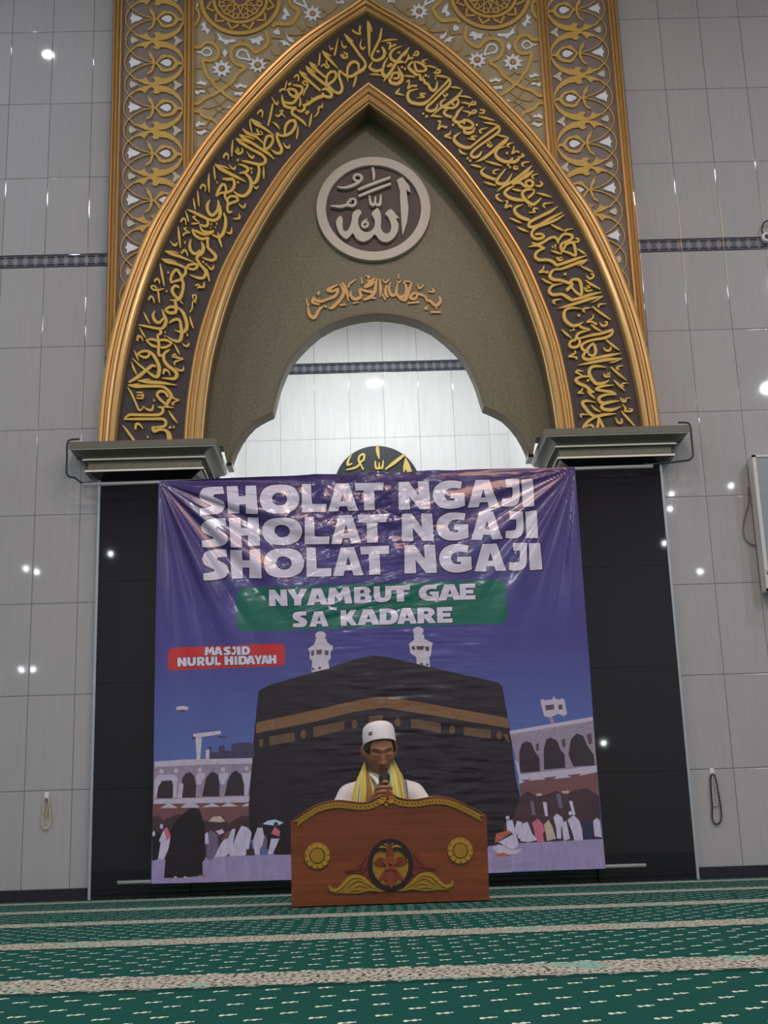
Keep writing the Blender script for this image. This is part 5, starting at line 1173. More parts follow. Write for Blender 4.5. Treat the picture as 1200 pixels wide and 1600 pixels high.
# central oval with leaves
oc = xz(610, 1351, YL)
def oval(a, b, dz=0, n=48): return [(oc[0]+a*math.cos(2*math.pi*k/n), oc[1]+dz+b*math.sin(2*math.pi*k/n)) for k in range(n)]
ov = relief('oval_frame', [('P', oval(.094, .105))], M_INK, lec, YL-.009, .0095, to=idt, holes=[oval(.077, .088)])
of = relief('oval_field', [('P', oval(.077, .088))], M_REDC, lec, YL-.0022, .0027, to=idt)
st = []
for i in range(-9, 10):
    o = i*.0078
    h = .075*math.sqrt(max(0, 1-(o/.086)**2)); st.append(('S', [(oc[0]-h, oc[1]+o, .0042), (oc[0]+h, oc[1]+o, .0042)]))
    h = .086*math.sqrt(max(0, 1-(o/.075)**2)) if abs(o) < .075 else 0
    if h > .01: st.append(('S', [(oc[0]+o, oc[1]-h, .0038), (oc[0]+o, oc[1]+h, .0038)]))
relief('oval_lattice', st, M_CARVE, of, YL-.0055, .0036, to=idt, n=1)
M_REDP = mat('rose carving', rgb(136, 66, 46, 1.1), .36, 0, .12, 60)
for k in range(5):
    a = math.pi/2+2*math.pi*k/5; relief('oval_flower', [('P', leafpts(oc[0]+.004*math.cos(a), oc[1]+.004+.004*math.sin(a), a, .028, .011))], M_REDP, of, YL-.0150-k*.0003, .0065, to=idt)
LK = 0; M_REDL = mat('light red carving', rgb(126, 60, 40, 1.1), .36, 0, .12, 60)
for a, l, w in ((.15, .062, .013), (math.pi-.15, .062, .013), (.5, .05, .010), (math.pi-.5, .05, .010), (-.9, .075, .008), (-math.pi+.9, .075, .008), (-1.2, .06, .012), (-math.pi+1.2, .06, .012), (-math.pi/2, .084, .017), (math.pi/2, .07, .016)):
    relief('oval_leaf', [('P', leafpts(oc[0]+.012*math.cos(a), oc[1]+.012*math.sin(a), a, l, w))], M_REDL if l > .07 else M_REDC, of, YL-.0088-LK*.0004, .0042, to=idt); LK += 1
MB().ball((oc[0], YL-.016, oc[1]+.004), .0065, 12, 8).build('oval_bead', M_REDC, of, True)
# crest over the oval
on_l(['P|1088,520 1105,490 1150,472 1200,488 1225,520 1260,570 1235,600 1150,640 1070,600 1055,560'], LQ, M_REDC, .006, 'oval_crest')
on_l(['P|1000,600 1060,560 1110,560 1140,620 1150,650 1090,630 1040,640 985,660', 'P|1150,650 1165,620 1190,560 1240,560 1295,585 1330,640 1265,625 1210,625'], LQ, M_CARVE, .0085, 'crest_scroll')
on_l(['14|1000,640:8 1060,600 1120,615 1145,640:8', '14|1155,640:8 1180,605 1240,590 1300,625:8'], LQ, M_INK, .0095, 'crest_groove')
on_l(['30|960,760:14 975,690 1040,650 1110,655 1150,680:16', '30|1150,680:16 1190,655 1260,645 1320,690 1342,760:14'], LQ, M_INK, .012, 'crest_band')
# side leaves and acanthus scrolls, left traced, right mirrored about the oval
def mir(P): return [(2*oc[0]-x, z) for x, z in P]
def side(name, strokes, m, depth, base=0.0):
    for k in (0, 1):
        st = []
        for s in strokes:
            kind, rows = parse(s, *LQ)
            R = [xz(r[0], r[1], YL)+(r[2]/384.0,) for r in rows]
            if k: R = [(2*oc[0]-a, b, w) for a, b, w in R]
            st.append((kind, R))
        relief(name, st, m, lec, YL-base-depth, depth+.0005, to=idt)
side('side_leaf', ['P|930,640 965,700 962,830 940,930 900,965 860,920 790,915 660,905 655,880 720,860 790,835 830,770 850,700 870,680'], M_REDC, .005)
side('leaf_vein', ['12|690,890:5 790,880:14 880,850:8', '12|800,850:5 860,800:12 900,720:6', '12|860,900:5 905,850:12 930,760:6'], mat('dark red carving', rgb(84, 32, 26, 1.1), .4, 0, .1, 50), .0075)
side('acanthus_scroll', ['C|478,1060 495,1035 520,1070 580,1075 640,1010 690,955 760,925 840,935 900,970 960,1030 1040,1085 1110,1108 1040,1120 940,1115 860,1130 760,1138 640,1132 560,1138 500,1110'], M_OLIVEG, .006)
side('acanthus_rib', ['20|505,1095:8 560,1105:22 630,1060:22 700,985:24 770,955:24 850,965:20 930,1030:18 1020,1090:8', '16|700,1060:8 730,1020:18 790,990:16 860,1000:12 930,1060:6', '14|740,1090:8 790,1050:16 850,1045:12 930,1080:6', '12|720,1110:8 790,1090:14 880,1095:6', '14|830,1125:6 930,1095:14 1040,1110:6'], M_CARVE, .010)

# ================================================================== PERSON BEHIND THE LECTERN
M_SKIN = mat('skin', (.31, .148, .087, 1), .46, 0, .06, 30)
M_LIP = mat('lips', (.27, .10, .075, 1), .45, 0, .05, 40)
M_FACEDARK = mat('brows lashes and face shade', (.035, .022, .018, 1), .7, 0, .1, 80)  # also the painted shade of mouth slit and nostrils
M_SHIRT = mat('white shirt', rgb(206, 200, 202, 1.2), .75, 0, .04, 16, .12, 220)
M_SARONG = mat('sarong', (.12, .10, .13, 1), .8, 0, .15, 20)
M_SCARFY = mat('yellow scarf', rgb(188, 174, 84, 1.05), .8, 0, .06, 60)
M_SCARFB = mat('mustard scarf', rgb(128, 100, 42, 1.1), .8, 0, .08, 60)
M_SCARFW = mat('scarf white stripe', rgb(200, 194, 176, 1.05), .8, 0, .05, 60)
M_SCARFG = mat('scarf green stripe', rgb(120, 150, 100, 1.1), .8, 0, .05, 60)
M_SCARFD = mat('scarf dark stripe', rgb(84, 76, 70, 1.1), .8, 0, .05, 60)
M_CAP = mat('white knitted cap', rgb(208, 206, 214, 1.2), .8, 0, .04, 20, .25, 260)
M_HAIR = mat('black hair', (.018, .015, .015, 1), .6, 0, .2, 120)
M_EMB = mat('grey embroidery', rgb(120, 116, 122, 1.1), .7, 0, .4, 160)
per = thing('person', 'man in white shirt, white cap and yellow scarf sitting behind the lectern holding a microphone', 'person', (-.07, -1.5, 0))
HC = Vector((-.074, -1.590, .653))           # middle of the head
HR = (Matrix.Rotation(math.radians(9), 3, 'Z') @ Matrix.Rotation(math.radians(23), 3, 'X') @ Matrix.Rotation(math.radians(-3), 3, 'Y'))
def sstep(a, b, x):
    t = np.clip((x-a)/(b-a), 0, 1); return t*t*(3-2*t)
def head_grid(nu=150, nv=130, sc=.955):
    th = np.linspace(0.02, math.pi-.02, nv); ph = np.linspace(0, 2*math.pi, nu, endpoint=False)
    TH, PH = np.meshgrid(th, ph, indexing='ij')
    x = np.sin(TH)*np.sin(PH); y = -np.sin(TH)*np.cos(PH); z = np.cos(TH)
    X = .0745*x; Y = .094*y; Z = .118*z
    low = sstep(.0, -.118, Z)
    front = sstep(.02, -.06, Y)
    X = X*(1-.30*low)*(1+.04*sstep(.10, .0, np.abs(Z-.03)))
    Y = np.where(Y > 0, Y*(1-.45*low), Y*(1-.02*low))
    flat = front*.012*(1-(X/.075)**2*.3)                           # flatten the face
    Y = Y+flat*sstep(-.115, -.06, Z)*.8
    g = lambda cx, cz, sx, sz: np.exp(-((X-cx)/sx)**2-((Z-cz)/sz)**2)
    d = np.zeros_like(X)
    d += .0055*(g(.028, .030, .022, .008)+g(-.028, .030, .022, .008))+.003*g(0, .026, .012, .010)
    d -= .0085*(g(.031, .012, .016, .011)+g(-.031, .012, .016, .011))
    d += .0062*(g(.031, .007, .0135, .0075)+g(-.031, .007, .0135, .0075))
    d -= .0026*(g(.031, -.0015, .014, .0025)+g(-.031, -.0015, .014, .0025))
    ridge = np.exp(-(X/.0085)**2)*sstep(.028, -.034, Z)*(1-sstep(-.034, -.045, Z))
    d += .0185*ridge
    d += .0095*g(0, -.033, .0115, .0095)
    d += .0085*(g(.0155, -.036, .0075, .0075)+g(-.0155, -.036, .0075, .0075))
    d -= .0040*(g(.0075, -.0445, .0042, .0028)+g(-.0075, -.0445, .0042, .0028))
    d -= .002*g(0, -.052, .006, .006)
    d += .0075*g(0, -.0605, .021, .0050)-.0055*g(0, -.0665, .024, .0022)+.0085*g(0, -.0735, .0185, .0060)
    d -= .004*g(0, -.0845, .02, .005)+0
    d += .008*g(0, -.100, .020, .013)
    d += .0045*(g(.046, -.014, .018, .018)+g(-.046, -.014, .018, .018))
    d -= .0030*(g(.036, -.050, .010, .020)+g(-.036, -.050, .010, .020))
    Y = Y-d*front
    P = np.stack([X, Y, Z], -1)*sc
    V = [HC+HR @ Vector(p) for p in P.reshape(-1, 3)]
    F = []
    for i in range(nv-1):
        for j in range(nu):
            a = i*nu+j; b = i*nu+(j+1) % nu; F.append([a, a+nu, b+nu, b])
    F.append([j for j in range(nu)]); F.append([(nv-1)*nu+j for j in range(nu)][::-1])
    return [tuple(v) for v in V], F
def hl(x, y, z): return tuple(HC+HR @ Vector((x, y, z)))
def limb(pts, radii, seg=18, sub=5):
    """closed tapering limb with rounded ends through the joints; radii are numbers or (across, deep)"""
    R = [r if isinstance(r, tuple) else (r, r) for r in radii]
    rows = [tuple(p)+r for p, r in zip(pts, R)]
    P = np.array(rows, float)
    out = []
    for i in range(len(P)-1):
        p0, p1, p2, p3 = P[max(i-1, 0)], P[i], P[i+1], P[min(i+2, len(P)-1)]
        for j in range(sub):
            t = j/sub; out.append(.5*((2*p1)+(-p0+p2)*t+(2*p0-5*p1+4*p2-p3)*t*t+(-p0+3*p1-3*p2+p3)*t**3))
    out.append(P[-1]); P = np.array(out)
    rings = []
    d0 = (P[1]-P[0])[:3]; d0 /= np.linalg.norm(d0); d1 = (P[-1]-P[-2])[:3]; d1 /= np.linalg.norm(d1)
    for k in range(4): a = math.pi/2*(1-k/4.0)*.97; rings.append((P[0][:3]-d0*min(P[0][3:])*math.sin(a), P[0][3:]*math.cos(a), d0))
    for i in range(len(P)):
        t = (P[min(i+1, len(P)-1)]-P[max(i-1, 0)])[:3]; rings.append((P[i][:3], P[i][3:], t/np.linalg.norm(t)))
    for k in range(1, 5): a = math.pi/2*k/4.0*.97; rings.append((P[-1][:3]+d1*min(P[-1][3:])*math.sin(a), P[-1][3:]*math.cos(a), d1))
    V = []; F = []; u = None
    for c, r, t in rings:
        if u is None: u = np.array((1.0, 0, 0)) if abs(t[0]) < .85 else np.array((0, 0, 1.0))
        u = u-t*u.dot(t); u /= np.linalg.norm(u); w = np.cross(t, u)
        for k in range(seg):
            q = 2*math.pi*k/seg; V.append(tuple(c+u*r[0]*math.cos(q)+w*r[1]*math.sin(q)))
    n = len(rings)
    for i in range(n-1):
        for k in range(seg): F.append([i*seg+k, i*seg+(k+1) % seg, (i+1)*seg+(k+1) % seg, (i+1)*seg+k])
    F.append([k for k in range(seg)][::-1]); F.append([(n-1)*seg+k for k in range(seg)])
    return V, F
def remeshed(name, parts, voxel, m, parent, smooth=2):
    V = []; F = []
    for v, f in parts:
        o = len(V); V += v; F += [[i+o for i in q] for q in f]
    off = base_of(parent)
    me = bpy.data.meshes.new(name); me.from_pydata([(a-off.x, b-off.y, c-off.z) for a, b, c in V], [], F)
    ob = bpy.data.objects.new(name, me); COL.objects.link(ob)
    md = ob.modifiers.new('r', 'REMESH'); md.mode = 'VOXEL'; md.voxel_size = voxel; md.use_smooth_shade = True
    if smooth:
        ms = ob.modifiers.new('s', 'SMOOTH'); ms.factor = .5; ms.iterations = smooth
    dg = bpy.context.evaluated_depsgraph_get(); dg.update()
    m2 = bpy.data.meshes.new_from_object(ob.evaluated_get(dg))
    ob.modifiers.clear(); ob.data = m2; bpy.data.meshes.remove(me); m2.name = name
    m2.materials.clear()
    for k in (m if isinstance(m, (list, tuple)) else [m]): m2.materials.append(k)
    m2.polygons.foreach_set('use_smooth', [True]*len(m2.polygons))
    ob.parent = parent; return ob
parts = [head_grid()]
def ear(s):
    b = MB(); b.ball((0, 0, 0), 1, 14, 10); V = []
    for x, y, z in b.v:
        q = Vector((x*.008, y*.017, z*.031)); q.x += .006*(y > 0)*abs(y)
        q = Matrix.Rotation(math.radians(-22*s), 3, 'Z') @ Vector((q.x*s, q.y, q.z))
        V.append(hl(q.x+s*.0715, q.y+.010, q.z+.000))
    return V, b.f
parts += [ear(1), ear(-1)]
# trunk, neck, arms, crossed legs: one skinned skeleton
sk = {}
def J(n, p, r): sk[n] = (p, r)
J('pelvis', (-.07, -1.44, .12), (.15, .11)); J('waist', (-.07, -1.45, .26), (.135, .10)); J('chest', (-.07, -1.475, .40), (.145, .10)); J('upper', (-.07, -1.495, .475), (.105, .072)); J('neck', (-.072, -1.525, .545), (.052, .052)); J('skull', (-.072, -1.565, .62), (.05, .05))
for s, n in ((-1, 'L'), (1, 'R')):
    J('sh'+n, (-.072+s*.132, -1.505, .448), .040); J('el'+n, (-.07+s*.232, -1.56, .245), .036)
    J('hip'+n, (-.07+s*.10, -1.44, .10), .085); J('kn'+n, (-.07+s*.27, -1.66, .10), .062); J('an'+n, (-.07-s*.10, -1.72, .05), .040)
J('wrL', (-.105, -1.735, .385), .027); J('wrR', (-.02, -1.76, .36), .027)
def limbs(tab, paths): return [limb([tab[n][0] for n in p.split()], [tab[n][1] for n in p.split()]) for p in paths]
parts += limbs(sk, ['pelvis waist chest upper neck skull', 'shL elL wrL', 'shR elR wrR', 'shL shR', 'pelvis hipL knL anL', 'pelvis hipR knR anR'])
# the hand that holds the microphone: palm, thumb, four fingers curled round the handle
MX, MY, MZ = -.066, -1.775, .458
def chain(pts, r): 
    return limb(pts, r, 14, 4)
parts.append(chain([(-.105, -1.735, .385), (-.100, -1.745, .42), (-.094, -1.757, .448)], [(.024, .018), (.030, .019), (.026, .016)]))
for k, (z, ln) in enumerate(((.478, .92), (.459, 1.0), (.440, .96), (.423, .82))):
    q = [(-.097, -1.760, z-.008), (-.086, -1.792, z), (-.062, -1.803*1.0, z+.003), (-.038, -1.790, z+.001), (-.032, -1.768, z-.003)]
    if k == 3: q[4] = (-.038, -1.772, z-.002)
    parts.append(chain(q, [.0105, .0102, .0095, .0088, .0075]))
parts.append(chain([(-.092, -1.748, .440), (-.090, -1.752, .470), (-.078, -1.762, .494), (-.062, -1.790, .503), (-.050, -1.797, .502)], [.014, .0125, .0112, .010, .0085]))
# the other hand lies low behind the panel, fingers relaxed
parts.append(chain([(-.02, -1.76, .36), (-.03, -1.775, .385), (-.04, -1.78, .402)], [(.024, .017), (.029, .017), (.024, .015)]))
for k, dz in enumerate((.0, -.017, -.034, -.050)):
    parts.append(chain([(-.042, -1.782, .404+dz), (-.060, -1.795, .402+dz), (-.085, -1.792, .400+dz), (-.098, -1.778, .398+dz)], [.010, .0098, .009, .0075]))
parts.append(chain([(-.03, -1.772, .39), (-.045, -1.77, .415), (-.062, -1.776, .420)], [.0125, .011, .009]))
body = remeshed('body', parts, .0025, [M_SKIN, M_LIP, M_FACEDARK], per, 1)
def paint():
    me = body.data; off = base_of(per); inv = HR.transposed(); n = len(me.polygons)
    c = np.zeros(n*3); me.polygons.foreach_get('center', c); c = c.reshape(-1, 3)+np.array(off)-np.array(HC)
    L = c @ np.array(HR)/.955                    # rows: inverse rotation
    X, Y, Z = L.T
    mi = np.zeros(n, int); fr = Y < -.04
    lip = fr & (((X/.0235)**2+((Z+.0668)/.0105)**2) < 1) & (np.abs(X) < .023)
    mi[lip] = 1
    for s in (-1, 1):
        bx = (X-s*.031)*s
        brow = fr & (np.abs(bx) < .0185) & (np.abs(Z-(.0295+.003*np.cos(bx/.0185*1.4)-.0025*(bx > .008)*(bx-.008)/.01)) < .0036*(1-.4*np.abs(bx)/.0185))
        lash = fr & (np.abs(bx) < .0150) & (np.abs(Z-(-.0005+.10*0-.0030*np.cos(bx/.015*1.5))) < .0016)
        mi[brow | lash] = 2
    mi[fr & (np.abs(X) < .020) & (np.abs(Z+.0675) < .0011)] = 2  # shade between the lips, painted as a dark line
    mi[fr & (((np.abs(X)-.0078)/.0042)**2+((Z+.0445)/.0024)**2 < 1)] = 2  # shade inside the nostrils, painted dark
    me.polygons.foreach_set('material_index', mi.tolist()); me.update();
paint()
# shirt: looser skin over trunk and sleeves
ss = {}
def JS(n, p, r): ss[n] = (p, r)
JS('a', (-.07, -1.44, .08), (.20, .15)); JS('b', (-.07, -1.45, .26), (.185, .135)); JS('c', (-.072, -1.48, .40), (.178, .122)); JS('d', (-.072, -1.505, .478), (.125, .085)); JS('e', (-.072, -1.528, .530), (.066, .060))
JS('f', (-.072, -1.508, .480), .064)
for s, n in ((-1, 'L'), (1, 'R')):
    JS('s'+n, (-.072+s*.140, -1.505, .452), .064); JS('e'+n, (-.07+s*.235, -1.56, .25), .060)
JS('wL', (-.118, -1.715, .36), .042); JS('wR', (-.01, -1.735, .34), .042); 
sv_ = limbs(ss, ['a b c d e', 'sL eL wL', 'sR eR wR', 'sL f sR'])
sv_ = [([(x+.004*noise.noise((x*14, y*14, z*9)), y+.005*noise.noise((x*11+5, y*11, z*8)), z+.003*noise.noise((x*12, y*9+3, z*12))) for x, y, z in v], f) for v, f in sv_]
shirt = remeshed('shirt', sv_, .006, M_SHIRT, per, 5)
# sarong over the crossed legs
gv = [limb([(-.07, -1.44, .12), (-.18, -1.45, .11), (-.33, -1.66, .10)], [(.15, .11), .10, .085]), limb([(-.07, -1.44, .12), (.04, -1.45, .11), (.19, -1.66, .10)], [(.15, .11), .10, .085]), limb([(-.33, -1.66, .095), (-.07, -1.70, .07), (.19, -1.66, .095)], [.08, .062, .08])]
gv = [([(x, y, max(z, .004)) for x, y, z in v], f) for v, f in gv]
remeshed('sarong', gv, .008, M_SARONG, per, 2)
# cap
def cap_mesh():
    R_ = HR @ Matrix.Rotation(math.radians(-34), 3, 'X'); o = HC+HR @ Vector((0, .010, .036))
    prof = [(.98, -.010), (1.0, -.012), (1.012, -.008), (1.01, .02), (1.0, .042), (.97, .058), (.90, .070), (.76, .079), (.5, .085), (.2, .0875)]
    V = []; F = []; n = 72
    for r, z in prof:
        for k in range(n):
            a = 2*math.pi*k/n
            V.append(tuple(o+R_ @ Vector((.0735*r*math.cos(a), .094*r*math.sin(a), z))))
    for i in range(len(prof)-1):
        for k in range(n): F.append([i*n+k, i*n+(k+1) % n, (i+1)*n+(k+1) % n, (i+1)*n+k])
    F.append([(len(prof)-1)*n+k for k in range(n)])
    c = fixn(mesh('cap', V, F, M_CAP, per, True))
    V = []; F = []
    for dz in (.026, .0175):
        for i in range(7):
            a = math.radians(-90-48+i*2.6)
            for h in (-.003, .003): V.append(tuple(o+R_ @ Vector((.0735*1.016*math.cos(a), .094*1.016*math.sin(a), dz+h))))
    for b in (0, 14):
        for i in range(6): F.append([b+2*i, b+2*i+2, b+2*i+3, b+2*i+1])
    mesh('cap_label', V, F, M_HAIR, c)
cap_mesh()
def hair():
    V = []; F = []; n = 60; m = 10
    for i in range(m+1):
        z = .075-.068*i/m
        for k in range(n+1):
            a = math.radians(-38)+math.radians(256)*k/n          # round the back, open at the face
            r = math.sqrt(max(0, 1-(z/.118)**2)); e = 1.030 if i < m else 1.0
            V.append(hl(.0745*.955*r*e*math.cos(a), .094*.955*r*e*math.sin(a), z*.955))
    for i in range(m):
        for k in range(n): F.append([i*(n+1)+k, i*(n+1)+k+1, (i+1)*(n+1)+k+1, (i+1)*(n+1)+k])
    o = mesh('hair', V, F, M_HAIR, per, True)
    sd = o.modifiers.new('s', 'SOLIDIFY'); sd.thickness = .002
hair()
# scarf: two hanging tails and the turn behind the neck
def ribbon_strip(name, L, R, cols, mats, lift=.0):
    """L, R: (px, py, Y) edges; cols: list of (fraction, material)"""
    n = 26
    A = np.array([tuple(at(a, b, c)) for a, b, c in L]); B = np.array([tuple(at(a, b, c)) for a, b, c in R])
    t0 = np.linspace(0, 1, len(A)); t = np.linspace(0, 1, n)
    def sm(P): 
        rows = catmull(P, 8); s = np.linspace(0, len(rows)-1, n); k = np.arange(len(rows)); return np.stack([np.interp(s, k, rows[:, i]) for i in range(3)], 1)
    A, B = sm(A), sm(B); m = len(cols)+1; us = [c[0] for c in cols]+[1.0]
    V = []; F = []; mi = []
    for i in range(n):
        for j, u in enumerate(us):
            p = A[i]+(B[i]-A[i])*u; y = p[1]-.010*math.sin(math.pi*u)-.005*math.sin(u*11+i*.12); V.append((p[0], y-lift, p[2]))
    for i in range(n-1):
        for j in range(m-1): F.append([i*m+j, i*m+j+1, (i+1)*m+j+1, (i+1)*m+j]); mi.append(cols[j][1])
    o = mesh(name, V, F, mats, per, True, mi); sd = o.modifiers.new('s', 'SOLIDIFY'); sd.thickness = .004; sd.offset = 1; return fixn(o)
SM = [M_SCARFY, M_SCARFW, M_SCARFD, M_SCARFB, M_SCARFG]
Z6 = lambda x, y, Y: (510+x/6.667, 1110+y/6.667, Y)
ribbon_strip('scarf_tail', [Z6(400,540,-1.545), Z6(372,610,-1.585), Z6(320,720,-1.625), Z6(285,820,-1.645), Z6(262,960,-1.66), Z6(250,1080,-1.67)],
 [Z6(405,545,-1.55), Z6(432,640,-1.60), Z6(470,740,-1.645), Z6(500,830,-1.67), Z6(508,940,-1.685), Z6(505,1080,-1.69)],
 [(0, 0), (.16, 0), (.24, 1), (.28, 2), (.32, 1), (.36, 0), (.54, 0), (.60, 3), (.80, 3), (.90, 0)], SM)
ribbon_strip('scarf_tail', [Z6(680,500,-1.545), Z6(648,590,-1.60), Z6(632,680,-1.645), Z6(640,780,-1.67), Z6(660,880,-1.685), Z6(690,1060,-1.69)],
 [Z6(690,505,-1.54), Z6(742,600,-1.575), Z6(792,700,-1.61), Z6(820,800,-1.64), Z6(838,920,-1.66), Z6(850,1060,-1.67)],
 [(0, 4), (.14, 4), (.20, 1), (.24, 0), (.46, 1), (.50, 0), (.66, 2), (.69, 0), (.84, 0), (.90, 2), (.94, 0)], SM)
def scarf_neck():
    V = []; F = []; mi = []; n = 22
    for i in range(n+1):
        a = math.radians(-28)+math.radians(236)*i/n
        for j, (r, z) in enumerate(((.066, .576), (.078, .568), (.090, .552), (.098, .532))):
            V.append((-.072+r*1.05*math.cos(a), -1.528+r*.95*math.sin(a), z+.012*math.sin(a)))
    for i in range(n):
        for j in range(3): F.append([i*4+j, i*4+j+1, i*4+j+5, i*4+j+4]); mi.append((0, 1, 0)[j])
    o = mesh('scarf_neck', V, F, SM, per, True, mi); sd = o.modifiers.new('s', 'SOLIDIFY'); sd.thickness = .004; fixn(o)
scarf_neck()
ribbon_strip('embroidered_placket', [Z6(785,715,-1.612), Z6(795,800,-1.637), Z6(805,950,-1.655)], [Z6(828,735,-1.605), Z6(838,820,-1.632), Z6(846,950,-1.65)], [(0, 0), (.5, 0)], [M_EMB])
ribbon_strip('shirt_collar', [Z6(435,665,-1.60), Z6(490,720,-1.635), Z6(540,800,-1.655)], [Z6(455,650,-1.59), Z6(530,700,-1.62), Z6(560,780,-1.65)], [(0, 0), (.5, 0)], [M_SHIRT], -.004)

# microphone in the hand
mic = thing('microphone', 'black handheld microphone held in front of the mouth of the seated man', 'microphone', (MX, MY, MZ))
M_MIC = mat('microphone black', (.022, .022, .025, 1), .38, 0, .1, 60); M_GRILL = mat('microphone grille', (.045, .045, .048, 1), .45, .6, .4, 400, .8, 500)
def mic_part(name, prof, m):
    ax = Vector((.10, .10, 1.0)).normalized(); u = ax.orthogonal().normalized(); w = ax.cross(u); V = []; F = []; n = 28
    o = Vector((MX, MY, MZ))
    for t, r in prof:
        for k in range(n): a = 2*math.pi*k/n; V.append(tuple(o+ax*t+u*r*math.cos(a)+w*r*math.sin(a)))
    for i in range(len(prof)-1):
        for k in range(n): F.append([i*n+k, i*n+(k+1) % n, (i+1)*n+(k+1) % n, (i+1)*n+k])
    F.append([k for k in range(n)][::-1]); F.append([(len(prof)-1)*n+k for k in range(n)])
    return fixn(mesh(name, V, F, m, mic, True))
mic_part('handle', [(-.13, .010), (-.128, .012), (-.02, .0150), (.03, .0165), (.040, .019)], M_MIC)
mic_part('grille', [(.040, .0205), (.044, .0225), (.060, .0240), (.074, .0228), (.085, .0180), (.091, .010), (.0925, .002)], M_GRILL)
# ================================================================== THINGS ON THE WALL
M_PEARL = mat('pearl beads', rgb(206, 196, 164, 1.1), .3, 0, .1, 60); M_DKBEAD = mat('dark beads', (.035, .018, .022, 1), .3, 0, .15, 60); M_WBEAD = mat('white beads', rgb(196, 198, 202, 1.1), .35, 0, .1, 60)
M_HOOK = mat('white hook', rgb(206, 206, 212, 1.15), .4, 0, .03, 20)
def hook(px, py, label):
    p = at(px, py, 0); t = thing('wall_hook', label, 'hook', (p[0], 0, p[2]), 'white adhesive hooks')
    b = MB(); b.box(p[0]-.013, p[0]+.013, -.006, 0, p[2]-.024, p[2]+.020); bevel(b.build('plate', M_HOOK, t), .003)
    MB().tube([(p[0], -.005, p[2]-.012), (p[0], -.018, p[2]-.016), (p[0], -.024, p[2]-.010), (p[0], -.024, p[2]-.002)], .0035, 8).build('peg', M_HOOK, t, True)
    return p
def strand(name, label, path, r, m, grp, loc):
    t = thing(name, label, 'prayer beads', loc, grp)
    P = catmull([(x, z, y) for x, y, z in path], 10); d = np.r_[0, np.cumsum(np.hypot(*np.diff(P[:, :2], axis=0).T))]
    n = int(d[-1]/(r*2.02)); s = np.linspace(0, d[-1], n); b = MB()
    for q in s:
        b.ball((float(np.interp(q, d, P[:, 0])), float(np.interp(q, d, P[:, 2])), float(np.interp(q, d, P[:, 1]))), r, 8, 6)
    o = b.build('bead_string', m, t, True); o['kind'] = 'stuff'
    MB().tube([(float(a), float(c), float(e)) for a, e, c in P[::3]], r*.35, 6).build('cord', M_CABLE, t)
    return t
def px_path(pts, Y): return [tuple(float(v) for v in at(a, b, Y)) for a, b in pts]
p = hook(73, 1243.5, 'white hook on the left tile wall holding pale beads')
L6 = lambda x, y: (x/3.48, 960+y/3.48)
strand('prayer_beads', 'pale pearl prayer beads hanging on the hook on the left wall', px_path([L6(*q) for q in ((258,1000),(240,1010),(236,1050),(232,1110),(232,1150),(246,1166),(264,1156),(272,1120),(270,1060),(266,1015),(262,1000))], -.012), .0055, M_PEARL, 'prayer bead strings', (p[0], -.012, .40))
strand('prayer_beads', 'short inner loop of pale beads on the left wall hook', px_path([L6(*q) for q in ((256,1000),(248,1030),(244,1070),(250,1100),(258,1070),(262,1030),(260,1002))], -.006), .0032, M_PEARL, 'prayer bead strings', (p[0], -.006, .45))
Q8 = lambda x, y: (960+x/5.0, 1150+y/5.0)
p = hook(1112.3, 1206, 'white hook on the right tile wall holding a long dark loop')
strand('prayer_beads', 'long dark prayer bead loop hanging on the hook on the right wall', px_path([Q8(*q) for q in ((765,295),(752,320),(752,400),(762,520),(764,600),(766,650),(785,684),(810,686),(832,660),(836,600),(826,520),(808,420),(790,330),(775,297))], -.012), .0056, M_DKBEAD, 'prayer bead strings', (p[0], -.012, .29))
strand('prayer_beads', 'short white bead string inside the dark loop on the right wall', px_path([Q8(*q) for q in ((768,300),(764,330),(766,400),(770,480),(780,540),(796,542),(802,500),(796,430),(784,370),(776,320))], -.008), .0050, M_WBEAD, 'prayer bead strings', (p[0], -.008, .42))

# shallow framed box on the right wall (partly outside the picture)
M_BOX = mat('white metal frame', rgb(176, 174, 178, K), .35, .0, .03, 10); M_PANELG = mat('grey display', rgb(120, 128, 136, K), .35, 0, .05, 20); M_DIM = mat('dark marks', (.05, .05, .06, 1), .5, 0, .05, 20)
X0, X1, Z0b, Z1b, YF = 2.232, 3.05, 1.61, 2.44, -.11
bx = thing('display_box', 'white framed box with grey panel on the right tile wall at picture edge', 'wall display', (2.6, 0, 1.61))
bevel(MB().box(X0, X1, YF, -.02, Z0b, Z1b).build('housing', M_BOX, bx), .004)
MB().box(X0+.40, X1-.30, -.02, 0, 1.8, 2.2).build('wall_bracket', M_DIM, bx)
fr = 0.024
MB().box(X0+fr, X1-fr, YF-.003, YF+.004, Z0b+fr*.6, Z1b-fr*.6).build('grey_panel', M_PANELG, bx)
b = MB(); b.box(X0, X0+fr*.9, YF-.008, YF+.002, Z0b, Z1b); b.box(X1-fr*.9, X1, YF-.008, YF+.002, Z0b, Z1b); b.box(X0, X1, YF-.008, YF+.002, Z1b-fr*.55, Z1b); b.box(X0, X1, YF-.008, YF+.002, Z0b, Z0b+fr*.55)
b.build('front_frame', M_BOX, bx)
b = MB(); b.box(X0+.008, X0+.016, YF-.0095, YF-.007, Z0b+.112, Z0b+.118); b.box(X0+.008, X0+.018, YF-.0095, YF-.007, Z0b+.098, Z0b+.106); b.build('small_mark', M_DIM, bx)
MB().box(X0+.060, X0+.075, YF-.0045, YF-.002, Z0b+.098, Z0b+.110).build('small_mark', M_HOOK, bx)
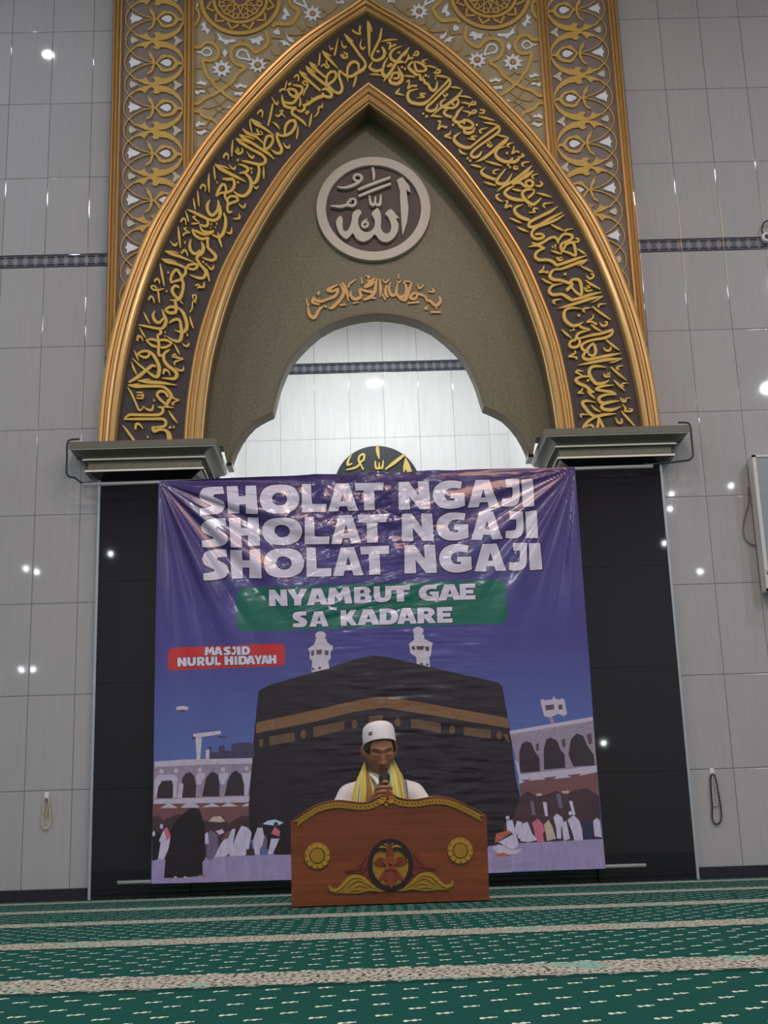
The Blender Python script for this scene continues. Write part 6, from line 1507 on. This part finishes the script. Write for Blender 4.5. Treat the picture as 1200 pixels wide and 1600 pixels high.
w = px_path([(1000+x/5, 640+y/5) for x, y in ((845,605),(850,680),(850,730),(830,800),(812,880),(810,960),(830,1020),(870,1052),(905,1062))], -.012)
cw = thing('cable', 'thin brown cable drooping beside the framed box on the right wall', 'cable', w[0])
MB().tube([(float(a), float(c), float(e)) for a, e, c in catmull([(x, z, y) for x, y, z in w], 5)], .0035, 8).build('cord', mat('brown cable', rgb(104, 86, 78, 1.0), .5, 0, .05, 20), cw, True)

# round fitting on the tile band at the right edge
fp = at(1198, 371, -.03)
wf = thing('wall_fitting', 'round white fitting with dark centre on the tile band at the right edge', 'wall fitting', (fp[0], 0, fp[2]))
def lathe_y(name, cx, cz, prof, m, parent, n=32):
    V = []; F = []
    for r, y in prof:
        for k in range(n): a = 2*math.pi*k/n; V.append((cx+r*math.cos(a), y, cz+r*math.sin(a)))
    for i in range(len(prof)-1):
        for k in range(n): F.append([i*n+k, i*n+(k+1) % n, (i+1)*n+(k+1) % n, (i+1)*n+k])
    F.append([k for k in range(n)]); F.append([(len(prof)-1)*n+k for k in range(n)][::-1])
    return fixn(mesh(name, V, F, m, parent, True))
lathe_y('ring', fp[0], fp[2], [(.030, 0), (.032, -.02), (.034, -.035), (.028, -.044), (.018, -.044), (.0165, -.036)], M_HOOK, wf)
lathe_y('dark_centre', fp[0], fp[2], [(.016, -.030), (.016, -.038), (.010, -.042), (.003, -.043)], M_MIC, wf)
w = [(fp[0]-.018, -.02, fp[2]+.026), (fp[0]-.024, -.025, fp[2]+.06), (fp[0]-.008, -.03, fp[2]+.10), (fp[0]+.02, -.03, fp[2]+.115), (fp[0]+.05, -.02, fp[2]+.10)]
MB().tube([tuple(q) for q in catmull(w, 5)], .005, 8).build('lead', M_CABLE, wf, True)

# ================================================================== LAMP FITTINGS OF THE HALL, ADDED LAMPS INCLUDED
for i, (x, y, z, r, aim) in enumerate(LAMPS):
    o = thing('ceiling_lamp' if aim == 'down' else 'wall_lamp', 'round white lamp fitting of the prayer hall, some added for light', 'lamp', (x, y, z), 'lamps of the hall')
    b = MB(); n = 24
    R1 = r+.02
    if aim == 'down':
        for k in range(n):
            a, c = 2*math.pi*k/n, 2*math.pi*(k+1)/n
            q = len(b.v)
            b.v += [(x+r*1.02*math.cos(a), y+r*1.02*math.sin(a), z-.004), (x+r*1.02*math.cos(c), y+r*1.02*math.sin(c), z-.004), (x+R1*math.cos(c), y+R1*math.sin(c), z-.004), (x+R1*math.cos(a), y+R1*math.sin(a), z-.004),
                    (x+R1*math.cos(a), y+R1*math.sin(a), z+.05), (x+R1*math.cos(c), y+R1*math.sin(c), z+.05)]
            b.f += [[q, q+1, q+2, q+3], [q+3, q+2, q+5, q+4]]; b.mi += [0, 0]
        b.box(x-r*.5, x+r*.5, y-r*.5, y+r*.5, z+.01, z+.05)
        if z < 6 and z > 4.5: b.tube([(x, y, z+.05), (x, y, HZ)], .012, 8)
    else:
        b.box(x-R1, x+R1, y-.14, y-.04, z-R1, z+R1)
    b.build('rim', M_LAMP, o)
